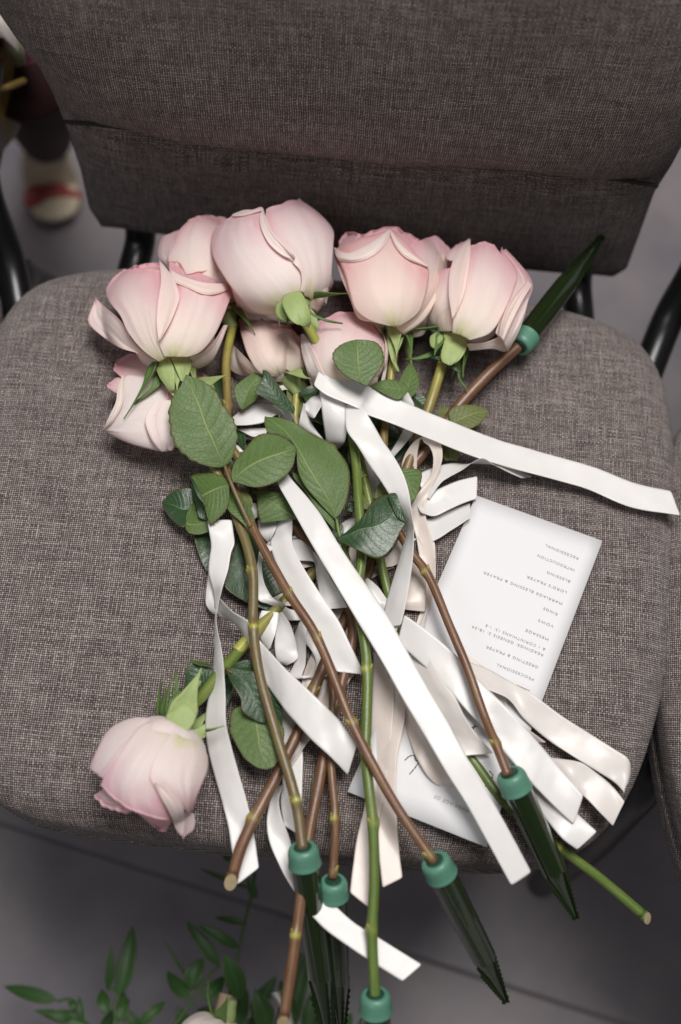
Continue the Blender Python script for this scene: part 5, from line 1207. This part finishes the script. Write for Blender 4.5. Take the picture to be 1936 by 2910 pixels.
# ------------------------------------------------------------------ person in the row behind, seen only past the chair back
RED_LIT_SKIN = m_plain('skin', (.34, .065, .06), .5, .15, 30); CREAM = m_plain('cream_leather', (.62, .54, .40), .5, .1, 40)  # skin: the red light on the toes is put into the colour
NAIL = m_plain('pink_nail_polish', (.85, .05, .28), .25, .02, 10); GOLD = m_plain('mustard_satin', (.26, .17, .040), .5, .5, 14)
DRESS = None
def person():
    global DRESS
    m, nt, b = newmat('floral_dress'); oc = objco(nt)
    vo = nd(nt, 'ShaderNodeTexVoronoi'); vo.inputs['Scale'].default_value = 26; nt.links.new(oc, vo.inputs['Vector'])
    sx = nd(nt, 'ShaderNodeSeparateColor'); nt.links.new(vo.outputs['Color'], sx.inputs[0])
    c = ramp(nt, sx.outputs[0], [(.0, (.55,.50,.46)), (.40, (.40,.42,.28)), (.55, (.52,.16,.30)), (.72, (.58,.50,.44)), (.9, (.45,.05,.08))])
    for e in nt.nodes:
        if e.bl_idname == 'ShaderNodeValToRGB': e.color_ramp.interpolation = 'CONSTANT'
    nt.links.new(c, b.inputs['Base Color']); DRESS = m
    # foot outline: ankle, ball and toes, in place on the floor behind the chair
    def F(x, y, z): return atz(x, y, z, 'k')
    root = empty('person', F(330, 1500, 0)); tag(root, 'person behind in cream open toe shoe, dark red trouser leg and floral top', 'person')
    heel, ball = F(330, 1060, .07), F(400, 1440, .03)
    d = (ball-heel); d.z = 0; L = d.length; d.normalize(); sd = Vector((-d.y, d.x, 0))
    if sd.x < 0: sd = -sd
    def loft(name, secs, mat, par=root, seg=20):
        """secs: centre, half width along sd, half height"""
        V = []
        P = cr([(*c, w_, h_) for c, w_, h_ in secs], 26)
        for p in P:
            c = Vector(p[:3])
            for k in range(seg):
                al = 2*math.pi*k/seg; V.append(c+sd*math.cos(al)*p[3]+Vector((0,0,1))*math.sin(al)*p[4])
        return mesh_obj(name, V, grid_faces(26, seg, True)+[tuple(range(seg))[::-1], tuple(range(25*seg, 26*seg))], mat, par)
    w0 = (F(570, 1440, .03)-F(215, 1440, .03)).length/2
    body = loft('foot', [(heel-d*.03, w0*.55, .03), (heel+d*L*.5, w0*.7, .03), (ball-d*.01, w0*.80, .018), (ball+d*.012, w0*.70, .012)], RED_LIT_SKIN)
    loft('shoe_upper', [(heel-d*.02, w0*.80, .034), (heel+d*L*.45, w0*.95, .038), (heel+d*L*.85, w0*1.05, .030), (ball-d*.004, w0*1.05, .026)], CREAM)
    tip = F(470, 1650, .008)
    loft('sole', [(heel, w0*.7, .006), (ball, w0*1.06, .007), (ball+d*.02, w0*1.0, .007), (ball+d*.034, w0*.75, .006), (ball+d*.040, w0*.3, .005)], CREAM)
    for k, (x, r_) in enumerate(((290, .017), (365, .0125), (430, .012), (490, .0115), (545, .011))):
        a_ = F(x, 1440, .028); b2 = F(x-(8 if k == 0 else -4), 1560-k*12, .018)
        tube('toe', [tuple(a_), tuple((a_+b2)/2+Vector((0,0,.004))), tuple(b2)], lambda t, r_=r_: r_*(1 if t < .7 else max(.25, math.sqrt(max(0, 1-((t-.7)/.3)**2)))), RED_LIT_SKIN, root, 20, 12)
        q = b2-d*.004+Vector((0, 0, r_*1.02)); V = []
        for i in range(5):
            for j in range(5):
                V.append(q-d*.008*(i/4)+sd*(j/4-.5)*r_*1.35*(1 if i else .8)+Vector((0, 0, .0022*math.cos((j/4-.5)*2.6))))
        n_ = mesh_obj('toenail', V, grid_faces(5, 5), NAIL, root); solid(n_, .0012)
    # lower leg and hem
    RED = m_plain('dark_red_cloth', (.030, .006, .007), .8, .2, 20)
    sd0 = sd
    leg = tube('trouser_leg', [tuple(F(340, 1020, .12)), tuple(F(300, 820, .26)), tuple(F(270, 640, .36)), tuple(F(150, 430, .45))], lambda t: .030+.020*t, RED, root, 30, 20)
    V = []; top = []
    for i in range(14):
        for j in range(14):
            u, v = i/13, j/13
            p = F(-160+330*u, 100+430*v-20*math.sin(u*3), .48)+Vector((0, 0, .06*math.sin(u*math.pi)*math.sin(v*2.6)+.01*math.sin(u*17+v*9)))
            V.append(p)
    o = mesh_obj('floral_top', V, grid_faces(14, 14), DRESS, root); solid(o, .01, 0, 1)
    g = empty('satin_bag', F(60, 620, .40)); tag(g, 'mustard gold satin bag at the left edge beside the floral clothing', 'bag')
    V = []
    for i in range(16):
        for j in range(20):
            u, al = i/15, 2*math.pi*j/20
            c = F(-60+290*u, 760-170*u, .42); r_ = .03+.035*math.sin(min(1, u*1.1)*math.pi)**.6*(1+.08*math.sin(al*5+u*8))
            V.append(c+Vector((.2*math.cos(al)*r_, math.cos(al)*r_*1.1, math.sin(al)*r_*.6)))
    mesh_obj('bag_body', V, grid_faces(16, 20, True), GOLD, g)
    tube('bag_seam', [tuple(F(-60, 700, .47)), tuple(F(60, 650, .48)), tuple(F(180, 600, .47))], .003, GOLD, g, 20, 8)
person()
